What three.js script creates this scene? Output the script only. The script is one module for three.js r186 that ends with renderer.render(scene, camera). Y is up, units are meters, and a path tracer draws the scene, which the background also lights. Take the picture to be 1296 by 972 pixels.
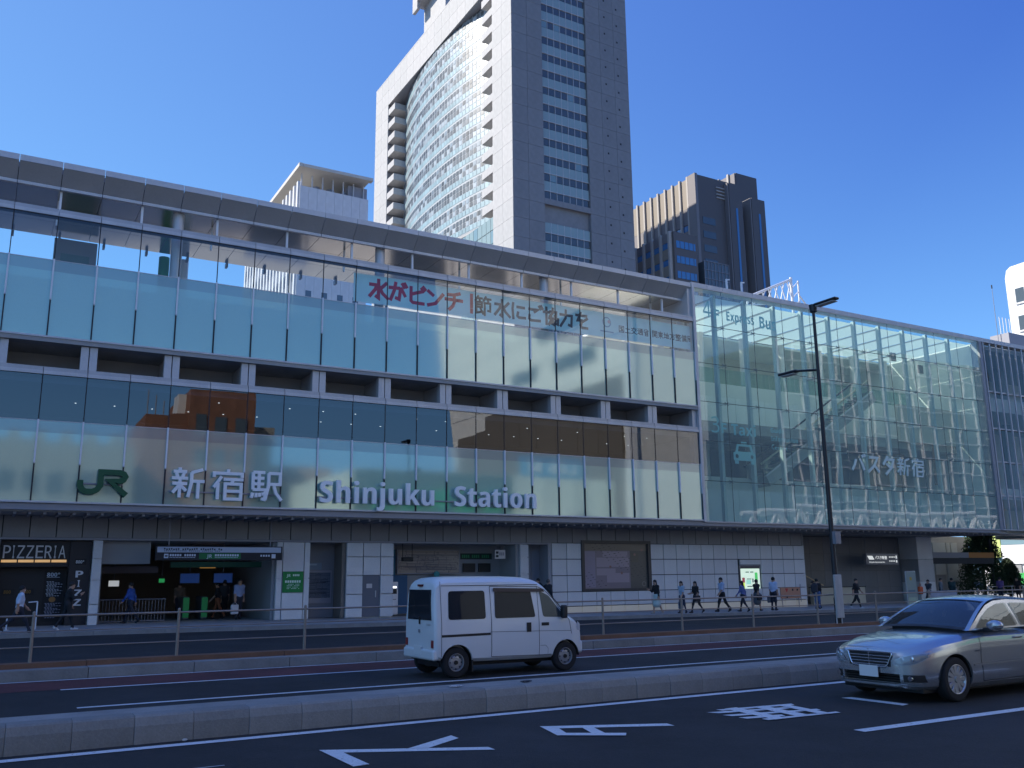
import * as THREE from 'three';
import { mergeGeometries, mergeVertices, toCreasedNormals } from 'three/addons/utils/BufferGeometryUtils.js';
import { RoundedBoxGeometry } from 'three/addons/geometries/RoundedBoxGeometry.js';
import { TextGeometry } from 'three/addons/geometries/TextGeometry.js';
import { FontLoader } from 'three/addons/loaders/FontLoader.js';
import { MarchingCubes } from 'three/addons/objects/MarchingCubes.js';
import { Brush, Evaluator, SUBTRACTION } from 'three-bvh-csg';

// ---------------------------------------------------------------- camera, sky, sun, exposure
const scene = new THREE.Scene();
const camera = new THREE.PerspectiveCamera(2 * Math.atan(486 / 1150) * 180 / Math.PI, 4 / 3, 0.1, 3000);
camera.rotation.order = 'YXZ';
camera.position.set(0, 1.85, 0);
camera.rotation.set(12.0 * Math.PI / 180, -29.85 * Math.PI / 180, -0.6 * Math.PI / 180);
const renderer = new THREE.WebGLRenderer({ antialias: true });
renderer.toneMapping = THREE.LinearToneMapping;
renderer.toneMappingExposure = 1.33;
renderer.shadowMap.enabled = true;

const SUN_EL = 38 * Math.PI / 180, SUN_AZ = 35 * Math.PI / 180;
const toSun = new THREE.Vector3(-Math.cos(SUN_EL) * Math.cos(SUN_AZ), Math.sin(SUN_EL), -Math.cos(SUN_EL) * Math.sin(SUN_AZ));
{
  // clear autumn sky: deep blue overhead, paler towards the horizon and a little brighter round the sun
  const W = 512, H = 256, d = new Float32Array(W * H * 4);
  for (let r = 0; r < H; r++) {
    const up = ((r + 0.5) / H - 0.5) * Math.PI, y = Math.sin(up);
    for (let c = 0; c < W; c++) {
      const a = ((c + 0.5) / W - 0.5) * 2 * Math.PI, x = Math.cos(a) * Math.cos(up), z = Math.sin(a) * Math.cos(up);
      const e = Math.max(0, y), cs = x * toSun.x + y * toSun.y + z * toSun.z, side = cs > 0 ? cs : 0.15 * cs, halo = 0.35 * Math.pow(Math.max(0, cs), 14), low = Math.exp(-4 * Math.max(e, 0.17)), pale = Math.exp(-e * 11);
      for (let k = 0; k < 3; k++) {
        const v = [0.006, 0.032, 0.37][k] + [0.33, 0.81, 1.0][k] * low + [0.109, 0.217, 0.244][k] * side + [0.16, 0.14, 0.02][k] * pale + halo;
        d[(r * W + c) * 4 + k] = y < 0 ? [0.16, 0.17, 0.19][k] : v;
      }
      d[(r * W + c) * 4 + 3] = 1;
    }
  }
  const t = new THREE.DataTexture(d, W, H, THREE.RGBAFormat, THREE.FloatType);
  t.mapping = THREE.EquirectangularReflectionMapping; t.magFilter = THREE.LinearFilter; t.needsUpdate = true;
  scene.background = t; scene.environment = t;
}
const sun = new THREE.DirectionalLight(new THREE.Color().setRGB(1.0, 0.93, 0.83), 5.0);
sun.name = 'sun'; sun.position.copy(toSun).multiplyScalar(400).add(new THREE.Vector3(40, 0, -60)); sun.target.position.set(40, 0, -60);
sun.castShadow = true; sun.shadow.mapSize.set(4096, 4096);
Object.assign(sun.shadow.camera, { left: -260, right: 260, top: 260, bottom: -260, near: 1, far: 1000 });
scene.add(sun, sun.target);

// ---------------------------------------------------------------- helpers
let seed = 7;
const rnd = () => { seed = (seed + 0x6d2b79f5) | 0; let t = Math.imul(seed ^ (seed >>> 15), 1 | seed); t = (t + Math.imul(t ^ (t >>> 7), 61 | t)) ^ t; return ((t ^ (t >>> 14)) >>> 0) / 4294967296; };
const rr = (a, b) => a + (b - a) * rnd();
const C = (r, g, b) => new THREE.Color().setRGB(r, g, b);
const V3 = (x, y, z) => new THREE.Vector3(x, y, z);
const std = (c, rough = 0.7, o = {}) => new THREE.MeshStandardMaterial({ color: Array.isArray(c) ? C(...c) : c, roughness: rough, ...o });
const phy = (c, rough, o = {}) => new THREE.MeshPhysicalMaterial({ color: Array.isArray(c) ? C(...c) : c, roughness: rough, ...o });
const names = new Map();
const numbered = (n) => { const k = names.get(n) ?? 0; names.set(n, k + 1); return k ? n + '_' + String(k).padStart(3, '0') : n; };
function shade(o) { o.traverse((m) => { if (m.isMesh) { m.castShadow = true; m.receiveShadow = true; } }); return o; }
function tag(o, label, category, group, kind) {
  if (label) o.userData.label = label; if (category) o.userData.category = category;
  if (group) o.userData.group = group; if (kind) o.userData.kind = kind; return o;
}
function thing(name, label, category, pos = [0, 0, 0], turn = 0, group) {
  const o = new THREE.Group(); o.name = numbered(name); o.position.set(...pos); o.rotation.y = turn; scene.add(o);
  return tag(o, label, category, group);
}
function struct(name, geo, mat, label, category) { const m = mesh(numbered(name), geo, mat, scene); return tag(m, label, category, null, 'structure'); }
function part(parent, name) { const o = new THREE.Group(); o.name = name; parent.add(o); return o; }
function mesh(name, geo, mat, parent) { const m = new THREE.Mesh(geo, mat); m.name = name; m.castShadow = m.receiveShadow = true; parent.add(m); return m; }
// box geometry centred on the origin, uv in metres; shared between pieces of one size
const boxes = new Map();
function boxGeo(w, h, d) {
  const key = [w, h, d].map((v) => v.toFixed(4)).join();
  if (!boxes.has(key)) {
    const g = new THREE.BoxGeometry(w, h, d), p = g.attributes.position, n = g.attributes.normal, uv = g.attributes.uv;
    for (let i = 0; i < p.count; i++) {
      const ax = Math.abs(n.getX(i)), ay = Math.abs(n.getY(i));
      uv.setXY(i, ax > 0.5 ? p.getZ(i) : p.getX(i), ay > 0.5 ? p.getZ(i) : p.getY(i));
    }
    boxes.set(key, g);
  }
  return boxes.get(key);
}
// a box piece given by its extents
function bx(parent, name, mat, x0, x1, y0, y1, z0, z1) {
  const m = mesh(name, boxGeo(Math.abs(x1 - x0), Math.abs(y1 - y0), Math.abs(z1 - z0)), mat, parent);
  m.position.set((x0 + x1) / 2, (y0 + y1) / 2, (z0 + z1) / 2); return m;
}
const gbox = (x0, x1, y0, y1, z0, z1) => new THREE.BoxGeometry(x1 - x0, y1 - y0, z1 - z0).translate((x0 + x1) / 2, (y0 + y1) / 2, (z0 + z1) / 2);
function cylBetween(a, b, r, r2 = r, seg = 8) {
  const v = b.clone().sub(a), g = new THREE.CylinderGeometry(r2, r, v.length(), seg);
  g.applyQuaternion(new THREE.Quaternion().setFromUnitVectors(V3(0, 1, 0), v.clone().normalize())); g.translate((a.x + b.x) / 2, (a.y + b.y) / 2, (a.z + b.z) / 2); return g;
}
const cyl = (parent, name, mat, a, b, r, r2, seg) => mesh(name, cylBetween(V3(...a), V3(...b), r, r2, seg), mat, parent);
function poly(points, y) {   // a flat polygon on the ground from [x, z] points, wound upwards
  const s = new THREE.Shape(points.map(([x, z]) => new THREE.Vector2(x, -z))), g = new THREE.ShapeGeometry(s);
  g.rotateX(-Math.PI / 2); g.translate(0, y, 0);
  const p = g.attributes.position, uv = g.attributes.uv; for (let i = 0; i < p.count; i++) uv.setXY(i, p.getX(i), p.getZ(i));
  return g;
}
// quads with their own corner heights; uv in metres along the two edges
function quad(a, b, c, d) {
  const g = new THREE.BufferGeometry(), A = V3(...a), B = V3(...b), D = V3(...d), w = A.distanceTo(B), h = A.distanceTo(D);
  g.setAttribute('position', new THREE.Float32BufferAttribute([...a, ...b, ...c, ...d], 3));
  g.setAttribute('uv', new THREE.Float32BufferAttribute([0, 0, w, 0, w, h, 0, h], 2)); g.setIndex([0, 1, 2, 0, 2, 3]); g.computeVertexNormals(); return g;
}
// ---- computed textures
function vnoise(n, sd) {
  const g = new Float32Array(n * n); let s = sd; for (let i = 0; i < n * n; i++) { s = (s * 1664525 + 1013904223) >>> 0; g[i] = s / 4294967296; }
  return (x, y) => {
    const xi = Math.floor(x), yi = Math.floor(y), fx = x - xi, fy = y - yi, sx = fx * fx * (3 - 2 * fx), sy = fy * fy * (3 - 2 * fy), m = (i, j) => g[(((j % n) + n) % n) * n + (((i % n) + n) % n)];
    return (m(xi, yi) * (1 - sx) + m(xi + 1, yi) * sx) * (1 - sy) + (m(xi, yi + 1) * (1 - sx) + m(xi + 1, yi + 1) * sx) * sy;
  };
}
function tex(size, fn, metres, srgb = false) {
  const d = new Uint8Array(size * size * 4);
  for (let y = 0; y < size; y++) for (let x = 0; x < size; x++) { const v = fn(x / size, y / size), i = (y * size + x) * 4; for (let k = 0; k < 3; k++) d[i + k] = Math.max(0, Math.min(255, (v.length ? v[k] : v) * 255)); d[i + 3] = 255; }
  const t = new THREE.DataTexture(d, size, size); t.wrapS = t.wrapT = THREE.RepeatWrapping; t.magFilter = THREE.LinearFilter; t.minFilter = THREE.LinearMipmapLinearFilter; t.generateMipmaps = true;
  if (srgb) t.colorSpace = THREE.SRGBColorSpace; t.repeat.set(1 / metres, 1 / metres); t.needsUpdate = true; return t;
}
const n8 = vnoise(8, 11), n32 = vnoise(32, 5), n128 = vnoise(128, 9), n256 = vnoise(256, 3);
const asphaltTex = tex(512, (u, v) => 0.62 + 0.2 * (n256(u * 256, v * 256) - 0.5) + 0.2 * (n32(u * 32, v * 32) - 0.5) + 0.4 * (n8(u * 8, v * 8) - 0.5) + (n128(u * 128 + 7, v * 128) > 0.93 ? 0.16 : 0), 9);
const concreteTex = tex(512, (u, v) => 0.76 + 0.12 * (n256(u * 256, v * 256) - 0.5) + 0.1 * (n32(u * 32, v * 32) - 0.5) + 0.2 * (n8(u * 8, v * 8) - 0.5), 4.6);
const wornTex = tex(512, (u, v) => { const a = n128(u * 128, v * 128), b = n32(u * 32 + 3, v * 32), c = n256(u * 256, v * 256); return 0.86 - (a > 0.8 && b > 0.55 ? 0.35 : 0) + 0.12 * (c - 0.5) + 0.14 * (b - 0.5); }, 2.3);
const metalTex = tex(256, (u, v) => 0.88 + 0.06 * (n128(u * 128, v * 128) - 0.5) + 0.12 * (n8(u * 8, v * 8) - 0.5), 5);
const fineBump = tex(256, (u, v) => 0.5 + 0.5 * (n256(u * 256, v * 256) - 0.5) + 0.4 * (n128(u * 128, v * 128) - 0.5), 1.2);
const wavyBump = tex(256, (u, v) => 0.5 + 0.6 * (n8(u * 8, v * 8) - 0.5), 14);
const fritTex = tex(256, (u, v) => 0.9 + 0.12 * (n256(u * 256, v * 256) - 0.5) + (Math.floor(v * 128) % 2 ? 0.02 : -0.02), 2);
function canvasTex(w, h, draw) {
  const c = document.createElement('canvas'); c.width = w; c.height = h; const g = c.getContext('2d'); draw(g, w, h);
  const t = new THREE.CanvasTexture(c); t.colorSpace = THREE.SRGBColorSpace; t.magFilter = THREE.LinearFilter; return t;
}
// a flat printed board: a thin box whose face (towards +z) wears the print
function printed(parent, name, tx, x0, x1, y0, y1, z, o = {}) {
  const g = new THREE.PlaneGeometry(x1 - x0, y1 - y0); const m = mesh(name, g, phy([1, 1, 1], o.rough ?? 0.55, { map: tx, ...(o.emit ? { emissive: C(o.emit, o.emit, o.emit), emissiveMap: tx } : {}) }), parent);
  m.position.set((x0 + x1) / 2, (y0 + y1) / 2, z); return m;
}
// ---- stroke lettering (kanji and kana as pen strokes on a 100 x 100 grid)
const GLYPH = {
  '新': '26,4 26,14;8,16 46,16;16,20 20,32;38,20 34,32;4,36 50,36;6,52 48,52;27,38 27,94;26,56 8,80;28,56 46,74;92,8 60,18;60,18 60,50 52,92;60,44 98,44;80,44 80,96',
  '宿': '50,3 50,14;8,28 8,16 92,16 92,28;30,26 8,60;20,46 20,96;36,34 96,34;66,34 60,48;42,48 90,48 90,94 42,94 42,48;42,70 90,70',
  '駅': '8,8 8,62;8,8 44,8;8,26 42,26;8,44 42,44;26,8 26,62;8,62 48,62 44,92 34,90;8,72 4,88;18,72 18,86;28,72 30,84;38,70 40,80;56,10 92,10 92,44 56,44;56,10 56,50 46,94;72,46 80,72 98,94',
  '水': '50,4 50,92 40,86;10,28 40,28 34,50 8,84;88,16 60,44;54,36 70,66 96,88',
  'が': '8,30 56,28 62,38 56,84 42,80;36,6 30,40 12,88;68,30 86,60;74,6 82,18;86,2 94,14',
  'ピ': '18,14 18,80 28,88 84,88;78,26 20,46;86,4 94,12 86,20 78,12 86,4',
  'ン': '12,18 34,34;12,88 50,76 88,28', 'チ': '80,8 50,18 18,20;6,44 94,44;52,18 52,56 44,76 26,94', '!': '50,4 50,64;50,82 50,92',
  '節': '22,2 8,24;16,12 44,12;28,14 32,24;66,2 54,22;60,12 94,12;76,14 80,24;12,32 44,32 44,58 12,58;12,32 12,90 48,82;12,45 44,45;36,66 50,92;58,34 92,34 92,76 80,74;60,34 60,98',
  'に': '16,10 12,40 16,90;44,26 84,26;46,58 42,76 52,84 90,82', 'ご': '16,26 66,26 50,38;16,62 14,80 26,88 80,86;78,6 86,18;90,2 98,14',
  '協': '4,30 36,30;20,6 20,96;46,24 84,24 82,46 74,46;62,6 60,30 42,50;38,62 62,62 60,92 52,90;50,52 48,74 36,96;70,62 96,62 94,92 86,90;82,52 80,74 68,96',
  '力': '10,30 86,30 82,88 66,84;46,4 44,46 10,94', 'を': '14,18 80,18;42,4 22,48 48,46 46,66;84,34 50,56 40,74 50,88 84,88',
  '国': '10,8 90,8 90,94 10,94 10,8;26,26 74,26;28,48 72,48;24,74 78,74;50,26 50,74;62,56 68,66', '土': '18,36 82,36;50,6 50,90;6,90 94,90',
  '交': '50,4 50,16;8,20 92,20;32,30 12,50;66,30 88,48;70,48 50,76 8,94;30,50 54,78 92,94',
  '通': '12,8 24,22;6,38 24,38 22,72 6,86;22,76 40,90 96,90;40,10 86,10 66,22;42,28 90,28 90,78 82,76;42,28 42,78;42,44 90,44;42,60 90,60;66,28 66,78',
  '省': '50,2 50,24;30,8 14,28;68,8 88,26;84,24 50,40 10,46;30,44 78,44 78,96 30,96 30,44;30,62 78,62;30,78 78,78',
  '関': '8,6 42,6 42,38 8,38;8,6 8,96;8,22 42,22;58,6 92,6 92,94 84,92;58,6 58,38 92,38;58,22 92,22;38,44 42,52;62,44 58,52;28,56 72,56;24,70 76,70;50,56 46,76 26,92;52,74 74,92',
  '東': '8,18 92,18;50,2 50,98;20,30 80,30 80,62 20,62 20,30;20,46 80,46;46,64 8,90;54,64 92,90',
  '地': '4,34 38,34;20,8 20,78;2,82 38,72;50,22 50,84 94,84 94,70;40,46 90,32 88,62 80,60;68,6 68,72', '方': '50,2 50,18;6,22 94,22;38,24 34,60 8,94;36,46 80,46 76,90 58,88',
  '整': '6,12 52,12;10,20 48,20 48,34 10,34 10,20;29,4 29,54;26,36 8,50;32,36 48,48;66,4 54,24;60,16 96,16;84,18 74,36 54,50;64,24 92,50;14,58 88,58;52,58 52,92;52,74 82,74;28,70 28,92;4,94 96,94',
  '備': '24,4 6,44;18,28 18,96;34,18 96,18;52,6 52,28;78,6 78,28;36,32 94,32;40,32 36,94;48,48 90,48 90,94 82,92;48,48 48,94;48,62 90,62;48,76 90,76;68,48 68,92',
  '局': '14,8 86,8 86,34 14,34;14,8 14,60 4,94;18,48 88,48 84,92 72,90;34,60 66,60 66,82 34,82 34,60',
  'バ': '32,30 24,58 8,84;60,28 78,54 92,82;74,8 82,20;88,4 96,16', 'ス': '16,16 76,16 54,56 10,90;56,54 92,88', 'タ': '42,4 10,48;34,20 84,20 72,58 30,96;32,42 66,62',
  '南': '8,16 92,16;50,2 50,30;12,32 88,32 88,94 78,92;12,32 12,96;34,40 40,50;66,40 60,50;26,54 74,54;24,70 76,70;50,54 50,94', '口': '16,16 84,16 84,88 16,88 16,16',
  'J': '34,30 4,30;4,30 4,62 14,80 32,86 50,80 60,66 60,8', 'ク': '40,4 10,44;32,20 84,20 70,60 28,96', 'シ': '14,12 36,24;8,40 30,52;14,88 60,72 90,30', 'ー': '6,50 94,50', 'ル': '28,14 26,50 8,90;58,8 58,86 94,52', 'リ': '22,10 22,60;76,6 76,56 40,96',
};
const strokesOf = (ch) => GLYPH[ch].split(';').map((s) => s.split(' ').map((p) => p.split(',').map(Number)));
// outline of a pen stroke with mitred corners, as a Shape
function ribbon(pts, w) {
  const n = pts.length, P = pts.map(([x, y]) => new THREE.Vector2(x, y)), closed = n > 2 && P[0].distanceTo(P[n - 1]) < 1e-6, dir = (i) => P[i + 1].clone().sub(P[i]).normalize(), left = [], right = [];
  for (let i = 0; i < n; i++) {
    const a = i > 0 ? dir(i - 1) : closed ? dir(n - 2) : dir(0), b = i < n - 1 ? dir(i) : closed ? dir(0) : dir(n - 2);
    let t = a.clone().add(b); if (t.length() < 0.3) t = a.clone(); t.normalize();
    const nn = new THREE.Vector2(-t.y, t.x), k = Math.min(1.8, 1 / Math.max(0.4, Math.abs(nn.dot(new THREE.Vector2(-a.y, a.x))))) * w / 2;
    left.push(P[i].clone().addScaledVector(nn, k)); right.push(P[i].clone().addScaledVector(nn, -k));
  }
  return new THREE.Shape([...left, ...right.reverse()]);
}
// a solid letter: every stroke extruded, each a hair deeper than the one before
function strokeLetter(ch, size, width, depth) {
  const k = size / 100, out = [];
  strokesOf(ch).forEach((s, i) => {
    const g = new THREE.ExtrudeGeometry(ribbon(s.map(([x, y]) => [x * k, (100 - y) * k]), width * k), { depth: depth + i * 0.0025, bevelEnabled: false });
    g.deleteAttribute('uv'); out.push(g);
  });
  return mergeGeometries(out);
}
function penText(g, text, x, y, size, width, color, step = 1.06) {   // the same strokes printed on a canvas
  g.strokeStyle = color; g.lineCap = 'square'; g.lineJoin = 'miter'; g.lineWidth = size * width / 100;
  let cx = x; for (const ch of text) {
    if (ch !== ' ' && GLYPH[ch]) for (const s of strokesOf(ch)) { g.beginPath(); s.forEach(([px, py], i) => (i ? g.lineTo(cx + px * size / 100, y + py * size / 100) : g.moveTo(cx + px * size / 100, y + py * size / 100))); g.stroke(); }
    cx += size * (ch === ' ' ? 0.5 : step);
  }
  return cx;
}
const FB = await new FontLoader().loadAsync('fonts/droid/droid_sans_bold.typeface.json');
const FR = await new FontLoader().loadAsync('fonts/droid/droid_sans_regular.typeface.json');
function textGeo(s, size, depth, font = FB) { const g = new TextGeometry(s, { font, size, depth, curveSegments: 6, bevelEnabled: false }); g.deleteAttribute('uv'); g.computeBoundingBox(); return g; }
function fitText(s, x0, x1, y0, y1, depth, font = FB) {   // solid text scaled into a rectangle
  const g = textGeo(s, 1, depth, font), b = g.boundingBox; g.translate(-b.min.x, -b.min.y, 0); g.scale((x1 - x0) / (b.max.x - b.min.x), (y1 - y0) / (b.max.y - b.min.y), 1); g.translate(x0, y0, 0); return g;
}

// ---------------------------------------------------------------- materials
const M = {
  asphalt: std([0.033, 0.034, 0.037], 0.88, { map: asphaltTex, bumpMap: fineBump, bumpScale: 0.006 }),
  redLane: std([0.16, 0.045, 0.045], 0.9, { map: asphaltTex, bumpMap: fineBump, bumpScale: 0.004 }),
  paint: std([0.8, 0.82, 0.84], 0.7, { map: wornTex }),
  pave: std([0.48, 0.47, 0.45], 0.85, { map: concreteTex }),
  concrete: std([0.36, 0.355, 0.34], 0.9, { map: concreteTex, bumpMap: fineBump, bumpScale: 0.004 }),
  concreteB: std([0.32, 0.315, 0.3], 0.9, { map: concreteTex, bumpMap: fineBump, bumpScale: 0.004 }),
  rust: std([0.27, 0.14, 0.085], 0.85, { map: concreteTex }),
  railMetal: std([0.30, 0.25, 0.21], 0.5, { metalness: 0.35 }),
  alu: std([0.54, 0.52, 0.52], 0.42, { metalness: 0.25, map: metalTex }),
  aluPale: std([0.66, 0.64, 0.64], 0.45, { metalness: 0.2, map: metalTex }),
  aluDark: std([0.28, 0.28, 0.31], 0.5, { metalness: 0.3 }),
  gasket: std([0.02, 0.022, 0.028], 0.6),
  soffit: std([0.62, 0.60, 0.57], 0.16, { metalness: 0.75, map: metalTex }),
  darkSoffit: std([0.33, 0.33, 0.33], 0.6),
  black: std([0.012, 0.012, 0.014], 0.5),
  darkWall: std([0.3, 0.3, 0.3], 0.7),
  panel: std([0.82, 0.81, 0.8], 0.5, { map: metalTex }),
  panelB: std([0.76, 0.75, 0.75], 0.5, { map: metalTex }),
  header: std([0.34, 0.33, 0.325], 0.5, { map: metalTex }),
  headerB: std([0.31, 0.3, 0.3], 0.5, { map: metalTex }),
  white: std([0.78, 0.78, 0.8], 0.4),
  letter: std([0.9, 0.9, 0.9], 0.35),
  green: std([0.0, 0.12, 0.045], 0.4),
  clear: phy([0.80, 0.88, 0.90], 0.0, { transmission: 1, thickness: 0, ior: 2.3, bumpMap: wavyBump, bumpScale: 0.003 }),
  clearUp: phy([0.86, 0.93, 0.94], 0.0, { transmission: 1, thickness: 0, ior: 1.75, bumpMap: wavyBump, bumpScale: 0.003 }),
  wingGlass: phy([0.86, 0.9, 0.88], 0.0, { transmission: 1, thickness: 0, ior: 1.5 }),
  clearDark: phy([0.30, 0.38, 0.48], 0.0, { transmission: 1, thickness: 0, ior: 2.1, bumpMap: wavyBump, bumpScale: 0.004 }),
  frit: phy([0.38, 0.57, 0.49], 0.06, { specularColor: C(0.82, 0.97, 0.87), transmission: 0.12, thickness: 0, ior: 3.15, map: fritTex, bumpMap: wavyBump, bumpScale: 0.003 }),
  fritTop: phy([0.28, 0.39, 0.38], 0.06, { specularColor: C(0.86, 0.95, 0.86), transmission: 0.2, thickness: 0, ior: 2.5, bumpMap: wavyBump, bumpScale: 0.003 }),
  atrium: phy([0.76, 0.95, 0.87], 0.0, { transmission: 0.78, thickness: 0, ior: 1.75, bumpMap: wavyBump, bumpScale: 0.006 }),
  deck: std([0.52, 0.49, 0.44], 0.9, { map: concreteTex }),
};
// ---------------------------------------------------------------- ground, road, kerbs
const dip = (x) => -0.0062 * Math.max(0, Math.min(60, x - 4));   // the far carriageway and pavement fall gently eastwards
struct('ground', poly([[-900, 300], [1100, 300], [1100, -1200], [-900, -1200]], -0.9), std([0.16, 0.16, 0.16], 0.95), 'grey city ground under and beyond the street', 'ground');
struct('road', poly([[-80, 6], [160, 6], [160, -20.3], [-80, -20.3]], 0), M.asphalt, 'dark asphalt carriageway with white lane lines and lettering', 'road');
{
  const g = []; for (let x = -80; x < 160; x += 4) g.push(quad([x, 0, -20.9], [x + 4, 0, -20.9], [x + 4, dip(x + 4), -36], [x, dip(x), -36]));
  g.forEach((q, i) => { q.translate(0, 0, 0); const uv = q.attributes.uv; for (let k = 0; k < 4; k++) uv.setX(k, uv.getX(k) + i * 4); q.index.array.reverse(); });
  const far = mergeGeometries(g); far.computeVertexNormals(); struct('road', far, M.asphalt, 'asphalt carriageway between the railing and the station pavement', 'road');
  const p = []; for (let x = -80; x < 160; x += 4) p.push(quad([x, 0.14 + dip(x), -36.18], [x + 4, 0.14 + dip(x + 4), -36.18], [x + 4, 0.16 + dip(x + 4), -60], [x, 0.16 + dip(x), -60]));
  p.forEach((q, i) => { const uv = q.attributes.uv; for (let k = 0; k < 4; k++) uv.setX(k, uv.getX(k) + i * 4); q.index.array.reverse(); });
  const pv = mergeGeometries(p); pv.computeVertexNormals(); struct('pavement', pv, M.pave, 'grey pavement along the foot of the station', 'pavement');
  const kerb = new THREE.Group(); kerb.name = 'kerb'; scene.add(kerb); tag(kerb, 'low pale kerb along the station pavement', 'kerb', null, 'structure');
  for (let x = -6; x < 70; x += 1.2) { const m = bx(kerb, 'kerb_stone', M.concrete, x, x + 1.19, -0.15 + dip(x), 0.148 + dip(x), -36.2, -36.0); }
}
struct('pavement', poly([[-80, 40], [160, 40], [160, 6], [-80, 6]], 0.02), M.pave, 'grey pavement on the viewing side of the street', 'pavement');
struct('bus_lane', poly([[-80, -18.42], [160, -18.42], [160, -20.05], [-80, -20.05]], 0.004), M.redLane, 'dull red painted strip beside the railing kerb', 'road lane');
const line = (name, x0, x1, z, w, label, y = 0.008) => struct(name, poly([[x0, z + w / 2], [x1, z + w / 2], [x1, z - w / 2], [x0, z - w / 2]], y), M.paint, label, 'lane line');
line('lane_line', -40, 120, -11.52, 0.17, 'solid white line along the near foot of the concrete median');
line('lane_line', 1.42, 120, -15.62, 0.13, 'thin white line running beside the white van');
line('lane_line', 1.38, 120, -18.34, 0.12, 'thin white line along the edge of the red strip');
line('lane_line', -40, 120, -20.08, 0.1, 'thin white line under the railing kerb', 0.012);
line('lane_line', 9.3, 15.3, -7.94, 0.17, 'short white lane dash beside the silver saloon');
line('lane_line', -5.5, 2.33, -10.02, 0.02, 'sliver of white paint ahead of the road lettering');
const mark = (pieces, label) => { const o = new THREE.Group(); o.name = numbered('road_marking'); scene.add(o); tag(o, label, 'road marking', null, 'structure'); pieces.forEach((p, i) => mesh('stroke', poly(p, 0.007 + i * 0.0012), M.paint, o)); };
mark([[[3.41, -10.31], [5.07, -9.45], [5.06, -9.27], [3.59, -10.02]].map(([x, z]) => [x, z]), [[3.41, -10.31], [3.59, -10.02], [3.6, -9.26], [3.42, -9.24]], [[4.28, -9.85], [5.05, -10.35], [5.04, -10.13], [4.48, -9.75]]], 'white painted road character of a long bar with two branches');
mark([[[6.29, -10.35], [7.76, -9.65], [7.73, -9.46], [6.27, -10.15]], [[6.29, -10.35], [6.46, -10.24], [6.25, -9.61], [6.11, -9.65]], [[6.69, -10.02], [6.8, -9.89], [6.67, -9.45], [6.53, -9.53]], [[6.19, -9.8], [6.89, -9.34], [6.78, -9.2], [6.11, -9.65]]], 'white painted road character with a small box at one end');
mark([[[9.1, -10.22], [10.42, -10.08], [10.36, -9.96], [9.12, -10.1]], [[8.82, -10.09], [10.16, -9.84], [10.12, -9.72], [8.9, -9.94]], [[8.82, -9.78], [10.3, -9.5], [10.26, -9.38], [8.86, -9.64]], [[8.84, -9.5], [9.5, -9.38], [9.45, -9.26], [8.86, -9.36]], [[9.0, -9.24], [10.3, -9.16], [10.28, -9.06], [9.0, -9.12]], [[9.24, -10.2], [9.46, -10.2], [9.32, -9.1], [9.1, -9.1]], [[9.68, -10.1], [9.9, -10.1], [9.76, -9.12], [9.54, -9.12]], [[10.06, -9.95], [10.24, -9.95], [10.12, -9.1], [9.94, -9.1]]], 'dense white painted road character of many crossing strokes');
mark([[[11.51, -10.11], [11.7, -10.08], [11.75, -9.11], [11.56, -9.06]]], 'white painted bar on the asphalt under the silver saloon nose');

// concrete median of kerb blocks, with a flat top behind them
{
  const o = new THREE.Group(); o.name = 'median_kerb'; scene.add(o); tag(o, 'low grey concrete median of jointed kerb blocks', 'kerb', null, 'structure');
  const prof = new THREE.Shape(); prof.moveTo(0, 0); prof.lineTo(0.0, 0.2); prof.lineTo(0.03, 0.29); prof.lineTo(0.06, 0.31); prof.lineTo(0.26, 0.315); prof.lineTo(0.26, 0);
  const blk = [0, 1, 2].map((k) => { const g = new THREE.ExtrudeGeometry(prof, { depth: 0.645, bevelEnabled: true, bevelSize: 0.006, bevelThickness: 0.006, bevelSegments: 1 }); g.rotateY(Math.PI / 2); return g; });
  for (let i = -14; i < 90; i++) {   // shape lies in x (depth) and y; rotated so that depth runs along -z
    const m = mesh('kerb_block', blk[i & 1], rnd() > 0.5 ? M.concrete : M.concreteB, o); m.rotation.y = 0; m.position.set(0.39 + i * 0.66, 0, -11.84 + rr(-0.006, 0.006)); m.rotation.y = rr(-0.004, 0.004);
  }
  bx(o, 'median_top', M.concrete, -20, 62, 0, 0.3, -12.72, -12.1); bx(o, 'median_back', M.concreteB, -20, 62, 0, 0.27, -12.85, -12.725);
}
{
  const o = new THREE.Group(); o.name = 'median_kerb_001'; scene.add(o); tag(o, 'narrow stained concrete kerb under the street railing', 'kerb', null, 'structure');
  for (let x = -10; x < 66; x += 2.0) bx(o, 'kerb_block', rnd() > 0.5 ? M.concrete : M.concreteB, x, x + 1.985, -0.6, 0.2 + rr(-0.004, 0.004), -20.72, -20.28);
  for (let x = -10; x < 66; x += 4.0) bx(o, 'stained_edge', M.rust, x, x + 3.99, -0.6, 0.30 + rr(-0.004, 0.004), -21.1, -20.725);
}
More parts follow.
